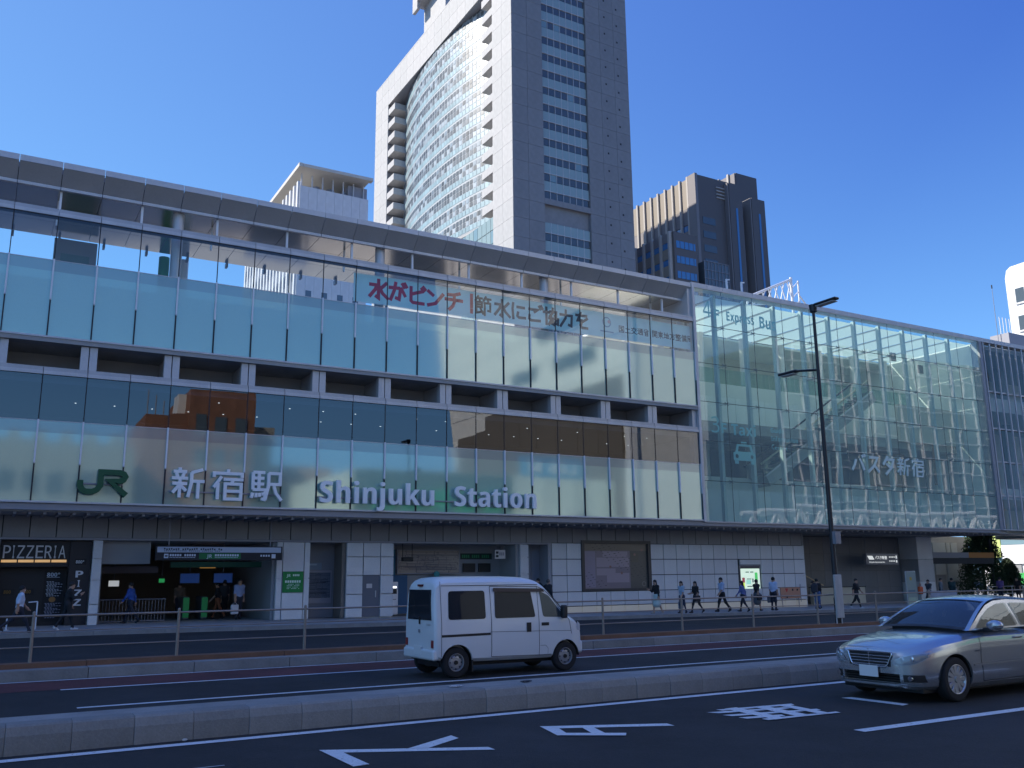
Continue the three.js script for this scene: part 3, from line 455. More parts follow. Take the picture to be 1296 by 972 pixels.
{ // louvred wing beyond the atrium
  const l = thing('louvred_wing', 'grey station wing screened with vertical metal fins', 'building');
  for (let x = 61.5; x < 83.8; x += 0.78) { bx(l, 'fin', M.aluPale, x - 0.05, x + 0.05, 4.76, 18.18, G - 0.04, G + 0.05); }
  for (const y of [7.1, 9.5, 11.9, 14.6]) bx(l, 'cross_rail', M.aluPale, 61.24, 84, y - 0.05, y + 0.05, G - 0.16, G - 0.07);
  for (let x = 61.24; x < 83.9; x += 1.56) for (const [y0, y1] of [[4.77, 9.45], [9.55, 14.55], [14.65, 18.18]]) pane(l, 'pane', M.wingGlass, x + 0.01, x + 1.55, y0, y1, G - 0.22, 0.003);
  bx(l, 'floor_slab', std([0.4, 0.4, 0.38], 0.8), 61.3, 84, 13.3, 14.3, -46, G - 0.6); bx(l, 'floor_slab', std([0.4, 0.4, 0.38], 0.8), 61.3, 84, 6.9, 7.7, -46, G - 0.6); bx(l, 'back_wall', std([0.62, 0.6, 0.56], 0.8), 61.3, 84, 4.76, 18.1, -46.2, -46); bx(l, 'end_wall', std([0.62, 0.6, 0.56], 0.8), 84, 84.2, 4.76, 18.1, -46, G - 0.3); bx(l, 'underside', M.darkSoffit, 72.02, 84, 4.46, 4.74, -46, G - 0.25); bx(l, 'roof', M.aluDark, 61.2, 84, 17.9, 18.2, -46, G - 0.62);
  for (const x of [62.5, 66, 69.5, 73, 77]) bx(l, 'inner_pier', std([0.12, 0.13, 0.15], 0.7), x, x + 0.9, 7.7, 17.9, -43, -42.4);
}
// ---------------------------------------------------------------- signs, boards and ground-floor fittings
{
  const lg = thing('logo_sign', 'dark green linked-letter railway logo on the frosted glass', 'sign', [2.85, 5.0, G + 0.16]);
  const J = [[0.07, 0.64], [0.07, 0.44], [0.14, 0.3], [0.28, 0.22], [0.52, 0.22], [0.68, 0.3], [0.78, 0.46], [0.78, 0.98], [1.45, 0.98], [1.6, 0.93], [1.66, 0.83], [1.6, 0.71], [1.45, 0.65], [1.12, 0.65], [1.72, 0.12]];
  mesh('mark', new THREE.ExtrudeGeometry(ribbon(J, 0.2), { depth: 0.14, bevelEnabled: true, bevelSize: 0.008, bevelThickness: 0.008, bevelSegments: 1 }), std([0.0, 0.085, 0.03], 0.35), lg);
  const sg = thing('station_sign', 'white solid kanji letters of the station name on the frosted glass', 'sign', [6.18, 5.02, G + 0.16]);
  '新宿駅'.split('').forEach((ch, i) => { const m = mesh('letter', strokeLetter(ch, 1.34, 9.2, 0.13), M.letter, sg); m.position.x = i * 1.585; });
  const se = thing('station_sign', 'white solid Latin letters Shinjuku Station on the frosted glass', 'sign', [0, 0, G + 0.16]);
  const word = (s, x0, x1, base, cap) => { // each letter its own piece
    const full = textGeo(s, 1, 0.16), w = full.boundingBox.max.x, k = (x1 - x0) / w, ref = textGeo('S', 1, 0.1).boundingBox.max.y; let pen = 0;
    for (const ch of s) { const g = textGeo(ch, 1, 0.13); g.scale(k, cap / ref, 1); const m = mesh('letter', g, M.letter, se); m.position.set(x0 + pen * k, base, 0); const gl = FB.data.glyphs[ch]; pen += gl.ha / FB.data.resolution; }
  };
  word('Shinjuku', 12.28, 17.75, 5.1, 0.93); word('Station', 18.75, 23.25, 5.12, 0.93);
  bx(sg, 'mount', M.aluDark, 0, 4.5, 0.3, 0.36, -0.12, -0.07); bx(se, 'mount', M.aluDark, 12.3, 23.2, 5.3, 5.36, -0.12, -0.07); bx(lg, 'mount', M.aluDark, 0.2, 1.6, 0.5, 0.56, -0.12, -0.07);
}
{ // water-saving banner behind the upper clear glass
  const t = canvasTex(2048, 136, (g, w, h) => {
    g.fillStyle = '#c8ecea'; g.fillRect(0, 0, w, h); const k = w / 20.3;
    penText(g, '水がピンチ!', 0.75 * k, 16, 98, 17, '#c01530', 1.02); penText(g, '節', 6.35 * k, 16, 98, 11, '#14151d');
    penText(g, '水にご協力を', 7.45 * k, 18, 96, 15, '#5a5658', 1.03);
    g.strokeStyle = '#7fa9bd'; g.lineWidth = 7; g.beginPath(); g.arc(14.45 * k, 50, 26, 0, 6.3); g.stroke(); g.fillStyle = '#c9a9b0'; g.beginPath(); g.arc(14.6 * k, 46, 10, 0, 6.3); g.fill(); g.fillStyle = '#7fa9bd'; g.fillRect(14.0 * k, 100, 0.9 * k, 7);
    penText(g, '国土交通省 関東地方整備局', 15.25 * k, 56, 40, 10, '#2f4650', 1.06);
  });
  const o = thing('banner', 'long pale blue water-saving banner with red and grey characters', 'banner', [23.95, 15.2, G - 0.3]);
  const g = new THREE.PlaneGeometry(20.3, 1.36, 40, 1), p = g.attributes.position; for (let i = 0; i < p.count; i++) p.setZ(i, 0.02 * Math.sin(p.getX(i) * 2.1)); g.computeVertexNormals();
  mesh('cloth', g, phy([1, 1, 1], 1.0, { map: t }), o); for (const s of [0.7, -0.7]) cyl(o, 'cord', M.white, [-10.2, s, 0], [10.2, s, 0], 0.012);
}
{ // pizza shop front
  const s = thing('pizza_shop_front', 'black pizza shop front with PIZZERIA in white letters', 'shop front', [0, 0, W]);
  bx(s, 'fascia', M.black, 0.54, 3.8, 2.45, 3.48, -0.45, -0.35); bx(s, 'back_wall', M.black, 0.54, 3.0, 0.12, 2.45, -1.0, -0.9); bx(s, 'side_board', std([0.02, 0.017, 0.02], 0.5), 3.02, 3.8, 0.12, 3.45, -0.34, -0.25);
  'PIZZERIA'.split('').forEach((ch, i) => { const x = [0.64, 0.97, 1.13, 1.45, 1.78, 2.1, 2.44, 2.6][i], w = ch === 'I' ? 0.06 : 0.26; mesh('letter', fitText(ch, x, x + w, 2.78, 3.28, 0.05, ch === 'I' ? FB : FR), std([0.62, 0.61, 0.6], 0.4), s).position.z = -0.345; });
  const lm = std([0.8, 0.55, 0.28], 0.5, { emissive: C(1.0, 0.55, 0.18), emissiveIntensity: 0.35 }); for (let k = 0; k < 4; k++) bx(s, 'light_strip', lm, 0.6 + k * 0.59, 1.14 + k * 0.59, 2.62, 2.72, -0.345, -0.3);
  'PIZZ'.split('').forEach((ch, i) => { mesh('letter', fitText(ch, 3.28 + (ch === 'I' ? 0.1 : 0), 3.56 - (ch === 'I' ? 0.1 : 0), 2.02 - i * 0.37, 2.28 - i * 0.37, 0.03, FB), std([0.62, 0.62, 0.64], 0.4), s).position.z = -0.245; });
  const menu = canvasTex(160, 512, (g, w, h) => { g.fillStyle = '#0b0b0d'; g.fillRect(0, 0, w, h); g.fillStyle = '#cfd4da'; g.font = 'bold 54px sans-serif'; g.fillText('800°', 18, 60); g.fillRect(20, 66, 108, 4); let y = 110; for (let r = 0; r < 24; r++) { if (r === 12) { g.fillStyle = '#a8743a'; g.beginPath(); g.arc(80, y + 26, 28, 0, 6.3); g.fill(); g.fillStyle = '#aab'; y += 62; } const n = 3 + (r * 7) % 5; for (let k = 0; k < n; k++) g.fillRect(22 + k * 22 + (r % 3) * 4, y, 16, 5); y += 13; } });
  printed(s, 'menu_board', menu, 2.2, 2.9, 0.3, 2.3, -0.88); const lg = canvasTex(128, 64, (g) => { g.fillStyle = '#0b0b0d'; g.fillRect(0, 0, 128, 64); g.fillStyle = '#c8ccd2'; g.font = 'bold 46px sans-serif'; g.fillText('800°', 8, 50); }); printed(s, 'logo_plate', lg, 3.22, 3.64, 2.52, 2.76, -0.24);
  for (const x of [0.75, 1.45]) printed(s, 'logo_plate', canvasTex(64, 32, (g) => { g.fillStyle = '#101010'; g.fillRect(0, 0, 64, 32); g.fillStyle = '#8c6a18'; g.font = 'bold 24px sans-serif'; g.fillText('800', 8, 24); }), x, x + 0.42, 1.35, 1.6, -0.89);
  const st = thing('stanchion', 'thin white post before the pizza shop', 'post', [0.95, 0.14, W + 2.2]); cyl(st, 'post', M.white, [0, 0, 0], [0, 0.42, 0], 0.025); cyl(st, 'base', M.aluPale, [0, 0, 0], [0, 0.03, 0], 0.1, 0.1, 12);
  const st2 = thing('stanchion', 'taller white post with a crossbar before the pizza shop', 'post', [1.9, 0.14, W + 2.0]); cyl(st2, 'post', M.white, [0, 0, 0], [0, 1.0, 0], 0.025); cyl(st2, 'bar', M.white, [0, 1.0, 0], [-0.3, 0.98, 0], 0.02);
}
{ // hanging direction sign over the station entrance
  const t = canvasTex(1024, 112, (g, w, h) => {
    g.fillStyle = '#12151f'; g.fillRect(0, 0, w, h); g.fillStyle = '#aab4c4'; g.fillRect(6, 6, 1010, 46); g.fillStyle = '#0f6a38'; g.fillRect(335, 58, 340, 48);
    g.fillStyle = '#222836'; g.font = 'bold 22px sans-serif'; g.fillText('←', 14, 38); for (let k = 0; k < 26; k++) if (k % 8 !== 7) g.fillRect(56 + k * 18, 15 + (k * 5) % 7, 12, 14); for (let k = 0; k < 30; k++) if (k % 7 !== 5) g.fillRect(58 + k * 15, 37, 10, 6);
    g.fillStyle = '#c4ccd8'; g.font = 'bold 40px sans-serif'; g.fillText('←', 10, 96); g.fillRect(60, 64, 34, 36); g.fillStyle = '#12151f'; g.fillRect(66, 76, 22, 12); g.fillStyle = '#c4ccd8'; for (let k = 0; k < 11; k++) if (k !== 5) g.fillRect(104 + k * 19, 66, 14, 18); for (let k = 0; k < 17; k++) g.fillRect(104 + k * 12, 91, 8, 6);
    g.fillText('↑', 360, 96); g.fillText('JR', 400, 96); for (let k = 0; k < 10; k++) g.fillRect(462 + k * 20, 66, 15, 18); for (let k = 0; k < 16; k++) g.fillRect(462 + k * 12, 91, 8, 6); for (let k = 0; k < 4; k++) g.fillRect(840 + k * 22, 70, 15, 16); g.fillRect(936, 64, 34, 36); g.fillText('→', 972, 96);
  });
  const o = thing('direction_sign', 'long white and black direction sign hung over the station entrance', 'sign', [0, 0, W + 0.95]); bx(o, 'box', M.gasket, 6.1, 11.32, 2.68, 3.26, -0.2, -0.01); printed(o, 'face', t, 6.12, 11.3, 2.7, 3.25, -0.006); for (const x of [6.6, 10.8]) cyl(o, 'hanger', M.aluDark, [x, 3.26, -0.1], [x, 4.36, -0.1], 0.02);
  const g2 = canvasTex(128, 128, (g) => { g.fillStyle = '#17803a'; g.fillRect(0, 0, 128, 128); g.fillStyle = '#d8e8dc'; g.font = 'bold 24px sans-serif'; g.fillText('JR', 24, 32); for (let k = 0; k < 4; k++) g.fillRect(62 + k * 11, 16, 8, 12); for (let k = 0; k < 7; k++) g.fillRect(14 + k * 14.5, 54, 11, 15); for (let r = 0; r < 4; r++) for (let k = 0; k < 9; k++) if ((k + r) % 5) g.fillRect(26 + k * 9, 76 + r * 9, 6, 4); });
  const gs = thing('entrance_plaque', 'green plaque with white lettering on the pale entrance pillar', 'sign', [0, 0, W + 0.01]); bx(gs, 'plate', M.green, 11.64, 12.58, 1.28, 2.2, 0, 0.03); printed(gs, 'print', g2, 11.65, 12.57, 1.29, 2.19, 0.034);
}
{ // ticket gates, gate lights and screens inside the hall
  const gate = (x, label) => { const o = thing('ticket_gate', label, 'ticket gate', [x, 0.14, -44.2], 0, 'ticket gates inside the entrance'); mesh('cabinet', new RoundedBoxGeometry(0.28, 1.0, 1.4, 2, 0.06).translate(0, 0.5, 0), std([0.1, 0.11, 0.12], 0.4), o); bx(o, 'green_end', std([0.02, 0.3, 0.08], 0.4, { emissive: C(0.02, 0.4, 0.1), emissiveIntensity: 0.03 }), -0.13, 0.13, 0.1, 0.96, 0.702, 0.72); };
  gate(8.05, 'green-ended ticket gate nearer the bar fence inside the entrance'); gate(8.85, 'green-ended ticket gate nearer the shirted person inside the entrance');
  const sc = (x, label) => { const o = thing('blue_screen', label, 'screen', [x, 1.95, -44.6], 0, 'blue screens inside the entrance'); bx(o, 'case', M.black, -0.45, 0.45, -0.24, 0.24, -0.1, 0); bx(o, 'display', std([0.02, 0.08, 0.3], 0.3, { emissive: C(0.02, 0.1, 0.45), emissiveIntensity: 0.1 }), -0.42, 0.42, -0.21, 0.21, 0.001, 0.006); cyl(o, 'hanger', M.aluDark, [0, 0.24, -0.05], [0, 1.54, -0.05], 0.02); };
  sc(8.35, 'blue display screen hanging right above the ticket gates'); sc(9.85, 'blue display screen hanging beyond the ticket gates above people');
  const fb = thing('barrier_fence', 'grey steel bar fence across the station entrance', 'fence', [0, 0.14, -42.6]); for (let x = 4.4; x < 7.0; x += 0.13) cyl(fb, 'bar', M.aluDark, [x, 0.05, 0], [x, 0.95, 0], 0.014, 0.014, 6); for (const y of [0.05, 0.95]) cyl(fb, 'rail', M.aluDark, [4.35, y, 0], [7.02, y, 0], 0.022); 
  const es = thing('exit_lamp', 'small green emergency lamp inside the entrance', 'lamp', [7.35, 1.86, -46]); bx(es, 'face', std([0.03, 0.2, 0.08], 0.4, { emissive: C(0.05, 0.7, 0.2), emissiveIntensity: 0.22 }), -0.12, 0.12, -0.09, 0.09, -0.05, 0.05); cyl(es, 'hanger', M.aluDark, [0, 0.12, 0], [0, 1.63, 0], 0.015);
  const wl = thing('wall_lamp', 'small white lit panel inside the entrance', 'lamp', [5.35, 1.75, -46.6]); bx(wl, 'face', std([0.8, 0.8, 0.8], 0.4, { emissive: C(0.9, 0.95, 1), emissiveIntensity: 0.28 }), -0.22, 0.22, -0.13, 0.13, -0.05, 0.05); cyl(wl, 'hanger', M.aluDark, [0, 0.13, 0], [0, 1.74, 0], 0.015);
  const ol = thing('wall_lamp', 'amber lit panel above the ticket gates', 'lamp', [9.2, 2.55, -45]); bx(ol, 'face', std([0.5, 0.3, 0.08], 0.4, { emissive: C(0.8, 0.4, 0.08), emissiveIntensity: 0.22 }), -0.35, 0.35, -0.14, 0.14, -0.05, 0.05); cyl(ol, 'hanger', M.aluDark, [0, 0.14, 0], [0, 0.94, 0], 0.015);
}
const netMap = (bg, fg, n, acc) => canvasTex(512, 320, (g, w, h) => { g.fillStyle = bg; g.fillRect(0, 0, w, h); let s = n; const r = () => (s = (s * 16807) % 2147483647) / 2147483647; g.strokeStyle = fg; for (let i = 0; i < 46; i++) { g.lineWidth = 1.5 + r() * 3; g.beginPath(); let x = r() * w, y = r() * h; g.moveTo(x, y); for (let k = 0; k < 4; k++) { if (k % 2) x = r() * w; else y += (r() - 0.5) * 120; g.lineTo(x, y); } g.stroke(); } g.fillStyle = acc; for (let i = 0; i < 60; i++) g.fillRect(r() * w, r() * h, 4 + r() * 16, 3 + r() * 4); g.strokeStyle = acc; g.lineWidth = 4; g.beginPath(); g.ellipse(w * 0.55, h * 0.5, 60, 70, 0, 0, 6.3); g.stroke(); });
{ // maps, ticket machines and screens in the bays
  const m1 = thing('area_map', 'grey area map board in the bay beside the entrance pillar', 'map board', [0, 0, W - 1.19]); bx(m1, 'board', M.aluDark, 12.98, 14.3, 0.75, 2.25, 0.0, 0.04); printed(m1, 'map', netMap('#5d6672', '#2b303c', 12, '#3a4454'), 13.04, 14.24, 1.0, 2.15, 0.045); printed(m1, 'heading', canvasTex(64, 32, (g) => { g.fillStyle = '#7c8c98'; g.fillRect(0, 0, 64, 32); g.fillStyle = '#9fb0ba'; g.fillRect(4, 4, 40, 8); }), 13.05, 13.8, 2.28, 2.6, 0.03);
  const tm = thing('ticket_machine', 'white ticket machine with a lit top under a blue board', 'ticket machine', [17.35, 0.14, W - 1.3]); mesh('cabinet', new RoundedBoxGeometry(0.5, 1.55, 0.7, 2, 0.05).translate(0, 0.775, 0), M.white, tm); bx(tm, 'screen', M.black, -0.17, 0.17, 0.98, 1.22, 0.352, 0.362); bx(tm, 'light', std([0.9, 0.9, 0.9], 0.4, { emissive: C(1, 1, 0.95), emissiveIntensity: 2.0 }), -0.15, 0.15, 1.26, 1.32, 0.352, 0.366); bx(tm, 'slot', M.aluDark, -0.12, 0.14, 0.7, 0.74, 0.352, 0.36);
  const bb = thing('blue_board', 'tall blue notice panel beside the ticket machine', 'sign', [0, 0, W - 1.78]); bx(bb, 'panel', std([0.02, 0.1, 0.22], 0.5), 17.0, 18.4, 0.15, 2.0, 0, 0.05); bx(bb, 'upper_panel', std([0.03, 0.15, 0.22], 0.5), 17.0, 17.75, 2.0, 3.25, 0, 0.045); for (let r = 0; r < 4; r++) for (let k = 0; k < 3; k++) bx(bb, 'print', std([0.3, 0.5, 0.6], 0.6), 17.1 + k * 0.19, 17.24 + k * 0.19, 2.35 + r * 0.22, 2.45 + r * 0.22, 0.046, 0.05);
  const fm = thing('fare_map', 'wide beige fare map above the ticket machines', 'map board', [0, 0, W - 1.6]); const f1 = bx(fm, 'board', M.aluDark, 17.8, 21.25, 2.05, 3.25, -0.1, -0.02); printed(fm, 'map', netMap('#a89a8c', '#5a5660', 77, '#7c6a62'), 17.84, 21.2, 2.1, 3.2, -0.012); 
  const fs = thing('monitor', 'black monitor in the ticket bay beside the fare map', 'monitor', [21.85, 2.35, W - 1.75], 0, 'monitors in the ticket bay'); mesh('case', new RoundedBoxGeometry(0.7, 0.44, 0.1, 2, 0.02), M.black, fs); bx(fs, 'bezel', M.aluDark, -0.37, 0.37, -0.24, -0.222, -0.05, 0.055); const f2 = fs.clone(); f2.name = numbered('monitor'); f2.position.x = 22.75; f2.userData = { ...fs.userData, label: 'black monitor in the ticket bay nearer the hanging white plate' }; scene.add(f2);
  const gt = thing('green_strip', 'green lettered strip above the monitors', 'sign', [0, 0, W - 1.78]); printed(gt, 'print', canvasTex(256, 32, (g) => { g.fillStyle = '#16382c'; g.fillRect(0, 0, 256, 32); g.fillStyle = '#2f8a58'; for (let k = 0; k < 15; k++) if (k % 5 !== 4) g.fillRect(14 + k * 16, 8, 11, 16); }), 21.35, 23.2, 2.78, 3.08, 0.02); bx(gt, 'plate', M.aluDark, 21.33, 23.22, 2.76, 3.1, 0, 0.017);
  const np = thing('notice_plate', 'small white hanging plate with two symbols', 'sign', [23.0, 3.0, W - 0.5]); bx(np, 'plate', M.aluPale, -0.3, 0.3, -0.22, 0.22, -0.02, 0.02); for (const y of [0.09, -0.09]) bx(np, 'symbol', M.gasket, -0.25, -0.1, y - 0.06, y + 0.06, 0.021, 0.024); for (let k = 0; k < 3; k++) bx(np, 'print', M.aluDark, -0.05 + k * 0.1, 0.02 + k * 0.1, -0.06, 0.1, 0.021, 0.024); for (const x of [-0.25, 0.25]) cyl(np, 'hanger', M.aluDark, [x, 0.22, 0], [x, 0.5, 0], 0.012);
  const cs = thing('hanging_camera', 'black camera box hung on two rods before the fare map', 'camera', [17.9, 2.75, W - 0.6]); mesh('case', new RoundedBoxGeometry(0.55, 0.2, 0.25, 2, 0.03), M.black, cs); for (const x of [-0.25, 0.25]) cyl(cs, 'rod', M.gasket, [x, 0.1, 0], [x, 0.76, 0], 0.018);
  const teal = thing('teal_standee', 'small teal bear-shaped board under the fare map', 'standee', [19.9, 1.85, W - 1.5]); bx(teal, 'base', std([0.02, 0.22, 0.25], 0.5), -0.35, 0.35, -1.7, 0.05, -0.02, 0.02); mesh('disc', new THREE.CylinderGeometry(0.16, 0.16, 0.03, 16).rotateX(Math.PI / 2).translate(0, 0.18, 0), std([0.02, 0.25, 0.27], 0.5), teal);
  // large framed display on the panel wall
  const ds = thing('wall_display', 'large framed display with dim mauve blocks on the panel wall', 'display', [0, 0, W]); for (const [a, b, c, d] of [[27.68, 32.32, 3.58, 3.74], [27.68, 32.32, 1.08, 1.2], [27.68, 27.86, 1.2, 3.58], [32.12, 32.32, 1.2, 3.58]]) bx(ds, 'frame', std([0.06, 0.055, 0.055], 0.4), a, b, c, d, -0.15, 0.06);
  printed(ds, 'print', canvasTex(512, 288, (g, w, h) => { g.fillStyle = '#857880'; g.fillRect(0, 0, w, h); g.fillStyle = '#746a5e'; g.fillRect(0, 0, w, 46); g.fillStyle = '#938896'; g.fillRect(0, 50, 90, 230); g.fillStyle = '#a2929a'; for (const [x, y, a, b] of [[150, 50, 200, 36], [100, 90, 260, 60], [100, 160, 150, 44], [180, 190, 180, 60]]) g.fillRect(x, y, a, b); g.fillStyle = '#5d5b56'; g.fillRect(370, 46, 142, 242); g.fillStyle = '#5d5950'; g.fillRect(380, 60, 60, 60); g.fillStyle = '#3c3a40'; for (let i = 0; i < 90; i++) g.fillRect((i * 97) % 500, (i * 53) % 280, 4 + i % 14, 3); g.fillStyle = '#8d6a62'; for (const [x, y] of [[300, 190], [470, 40], [410, 70], [210, 150]]) { g.beginPath(); g.arc(x, y, 9, 0, 6.3); g.fill(); } g.strokeStyle = '#88837c'; g.lineWidth = 4; g.beginPath(); g.arc(480, 262, 14, 0, 6.3); g.stroke(); }), 27.86, 32.12, 1.2, 3.58, -0.06, { rough: 0.3 });
  const ps = thing('lit_poster', 'bright backlit guide poster in the panel wall', 'poster', [0, 0, W]); bx(ps, 'frame', M.aluDark, 39.02, 40.66, 0.42, 2.42, -0.1, -0.09); const pt = canvasTex(160, 192, (g, w, h) => { g.fillStyle = '#d9efd8'; g.fillRect(0, 0, w, h); g.fillStyle = '#23262e'; g.fillRect(0, 0, w, 16); g.fillStyle = '#cde85c'; g.fillRect(0, 96, 30, 70); g.fillStyle = '#8f4450'; g.fillRect(10, 70, 22, 30); g.fillStyle = '#53c46a'; g.fillRect(118, 40, 24, 60); g.fillStyle = '#4a5a60'; for (const [x, y, a, b] of [[40, 34, 30, 6], [80, 34, 30, 6], [48, 76, 40, 5], [94, 76, 12, 24], [50, 120, 44, 6]]) g.fillRect(x, y, a, b); g.fillStyle = '#9cd8c4'; g.fillRect(44, 84, 40, 26); }); printed(ps, 'face', pt, 39.08, 40.6, 0.5, 2.36, -0.085, { emit: 0.6 });
  const pc = thing('orange_board', 'orange board with simple face marks leaning on the panel wall', 'board', [0, 0, W]); bx(pc, 'board', std([0.55, 0.27, 0.17], 0.7), 42.1, 43.75, 0.42, 1.06, 0.02, 0.06); for (const [x, y] of [[43.05, 0.98], [43.45, 0.98], [42.55, 0.56]]) bx(pc, 'mark', M.black, x, x + 0.12, y - 0.12, y, 0.061, 0.066); mesh('red_mark', new THREE.CircleGeometry(0.16, 3).rotateZ(-Math.PI / 2).translate(42.6, 0.92, 0.064), std([0.6, 0.06, 0.05], 0.7), pc); bx(pc, 'wire_frame', M.aluDark, 43.8, 43.83, 0.2, 1.25, 0.02, 0.04); for (const x of [42.2, 43.6]) bx(pc, 'stand', M.aluDark, x, x + 0.04, -0.1, 0.42, 0.02, 0.05);
  // lit bus terminal sign
  const t = canvasTex(320, 72, (g, w, h) => { g.fillStyle = '#3c4048'; g.fillRect(0, 0, w, h); g.fillStyle = '#e8ecea'; g.beginPath(); g.moveTo(8, 14); g.lineTo(60, 14); g.lineTo(78, 40); g.lineTo(26, 40); g.fill(); penText(g, 'バスタ新宿', 84, 14, 24, 13, '#f0f2f0', 1.02); g.font = 'bold 13px sans-serif'; g.fillText('Shinjuku Expressway Bus', 24, 62); for (let k = 0; k < 4; k++) { g.fillRect(228 + k * 16, 18, 11, 8); g.fillRect(228 + k * 16, 46, 11, 8); } g.fillRect(296, 12, 14, 20); g.fillRect(296, 44, 14, 16); });
  const bt = thing('bus_terminal_sign', 'lit grey bus terminal sign with white characters hung in the dark entrance', 'sign', [0, 0, W - 3]); bx(bt, 'box', M.aluDark, 53.75, 57.15, 2.46, 3.22, -0.25, -0.02); printed(bt, 'face', t, 53.78, 57.12, 2.48, 3.2, -0.016, { emit: 0.55 }); for (const x of [53.9, 55.6, 57.0]) cyl(bt, 'hanger', M.aluDark, [x, 3.22, -0.12], [x, 4.45, -0.12], 0.025);
  const sb = thing('standing_board', 'pale standing notice board before the beige counter', 'board', [46.2, 0.0 + dip(46), -34.9]);
  const sb0 = printed(sb, 'print', canvasTex(64, 256, (g) => { g.fillStyle = '#8f9c92'; g.fillRect(0, 0, 64, 256); g.fillStyle = '#c2a23c'; g.fillRect(22, 40, 14, 22); g.fillStyle = '#5c7482'; g.fillRect(8, 130, 44, 12); g.fillStyle = '#a8b8a0'; g.fillRect(4, 180, 54, 60); }), -0.42, 0.42, 0.14, 2.2, 0.04); bx(sb, 'panel', M.aluPale, -0.43, 0.43, 0.12, 2.22, -0.03, 0.035); bx(sb, 'foot', M.aluDark, -0.5, 0.5, 0.02, 0.12, -0.25, 0.25);
  const cb = thing('cloth_sign', 'pale blue printed cloth sign tied low beside the entrance', 'banner', [48.9, 0.1 + dip(49), -34.8]); bx(cb, 'cloth', std([0.45, 0.5, 0.62], 0.8, { map: concreteTex }), -1.2, 1.2, 0.1, 1.0, -0.02, 0.02); bx(cb, 'print', std([0.2, 0.3, 0.6], 0.8), -0.5, 0.4, 0.5, 0.66, 0.021, 0.024); for (const x of [-1.2, 1.2]) cyl(cb, 'pole', M.aluDark, [x, -0.15, 0], [x, 1.1, 0], 0.025);
}
{ // street lamp and weathered sign post on the railing kerb
  const o = thing('street_lamp', 'tall black street lamp with two heads at different heights', 'street lamp', [24.08, 0.2, -21.0]), m = std([0.015, 0.016, 0.022], 0.4);
  cyl(o, 'pole', m, [0, 0, 0], [0, 10.65, 0], 0.09, 0.05, 16); cyl(o, 'base', m, [0, 0, 0], [0, 0.9, 0], 0.11, 0.105, 16);
  const head = (name, y, z0, z1) => { const g = new RoundedBoxGeometry(0.24, 0.09, Math.abs(z1 - z0), 3, 0.05); const h = mesh(name, g, m, o); h.position.set(0, y, (z0 + z1) / 2); return h; };
  head('lamp_head', 10.72, 0.1, 1.05); cyl(o, 'collar', m, [0, 10.5, 0], [0, 10.75, 0], 0.12, 0.14, 12);
  cyl(o, 'arm', m, [0, 8.45, 0], [0, 8.6, -0.95], 0.045, 0.04); head('lamp_head', 8.6, -1.75, -0.9); bx(o, 'control_box', M.aluDark, -0.12, 0.12, 2.6, 3.0, 0.12, 0.26);
  bx(o, 'lamp_glass', std([0.5, 0.5, 0.48], 0.3), -0.13, 0.13, 10.63, 10.652, 0.2, 0.95); bx(o, 'lamp_glass', std([0.5, 0.5, 0.48], 0.3), -0.13, 0.13, 8.51, 8.532, -1.65, -1.0);
  const s = thing('sign_post', 'weathered white upright board on the railing kerb beside the lamp', 'sign', [23.85, 0.2, -20.72]); mesh('board', new RoundedBoxGeometry(0.34, 1.35, 0.07, 2, 0.02).translate(0, 0.95, 0), std([0.6, 0.6, 0.58], 0.7, { map: concreteTex }), s); for (const x of [-0.12, 0.12]) cyl(s, 'leg', M.aluPale, [x, 0, -0.05], [x, 0.5, -0.05], 0.02);
}
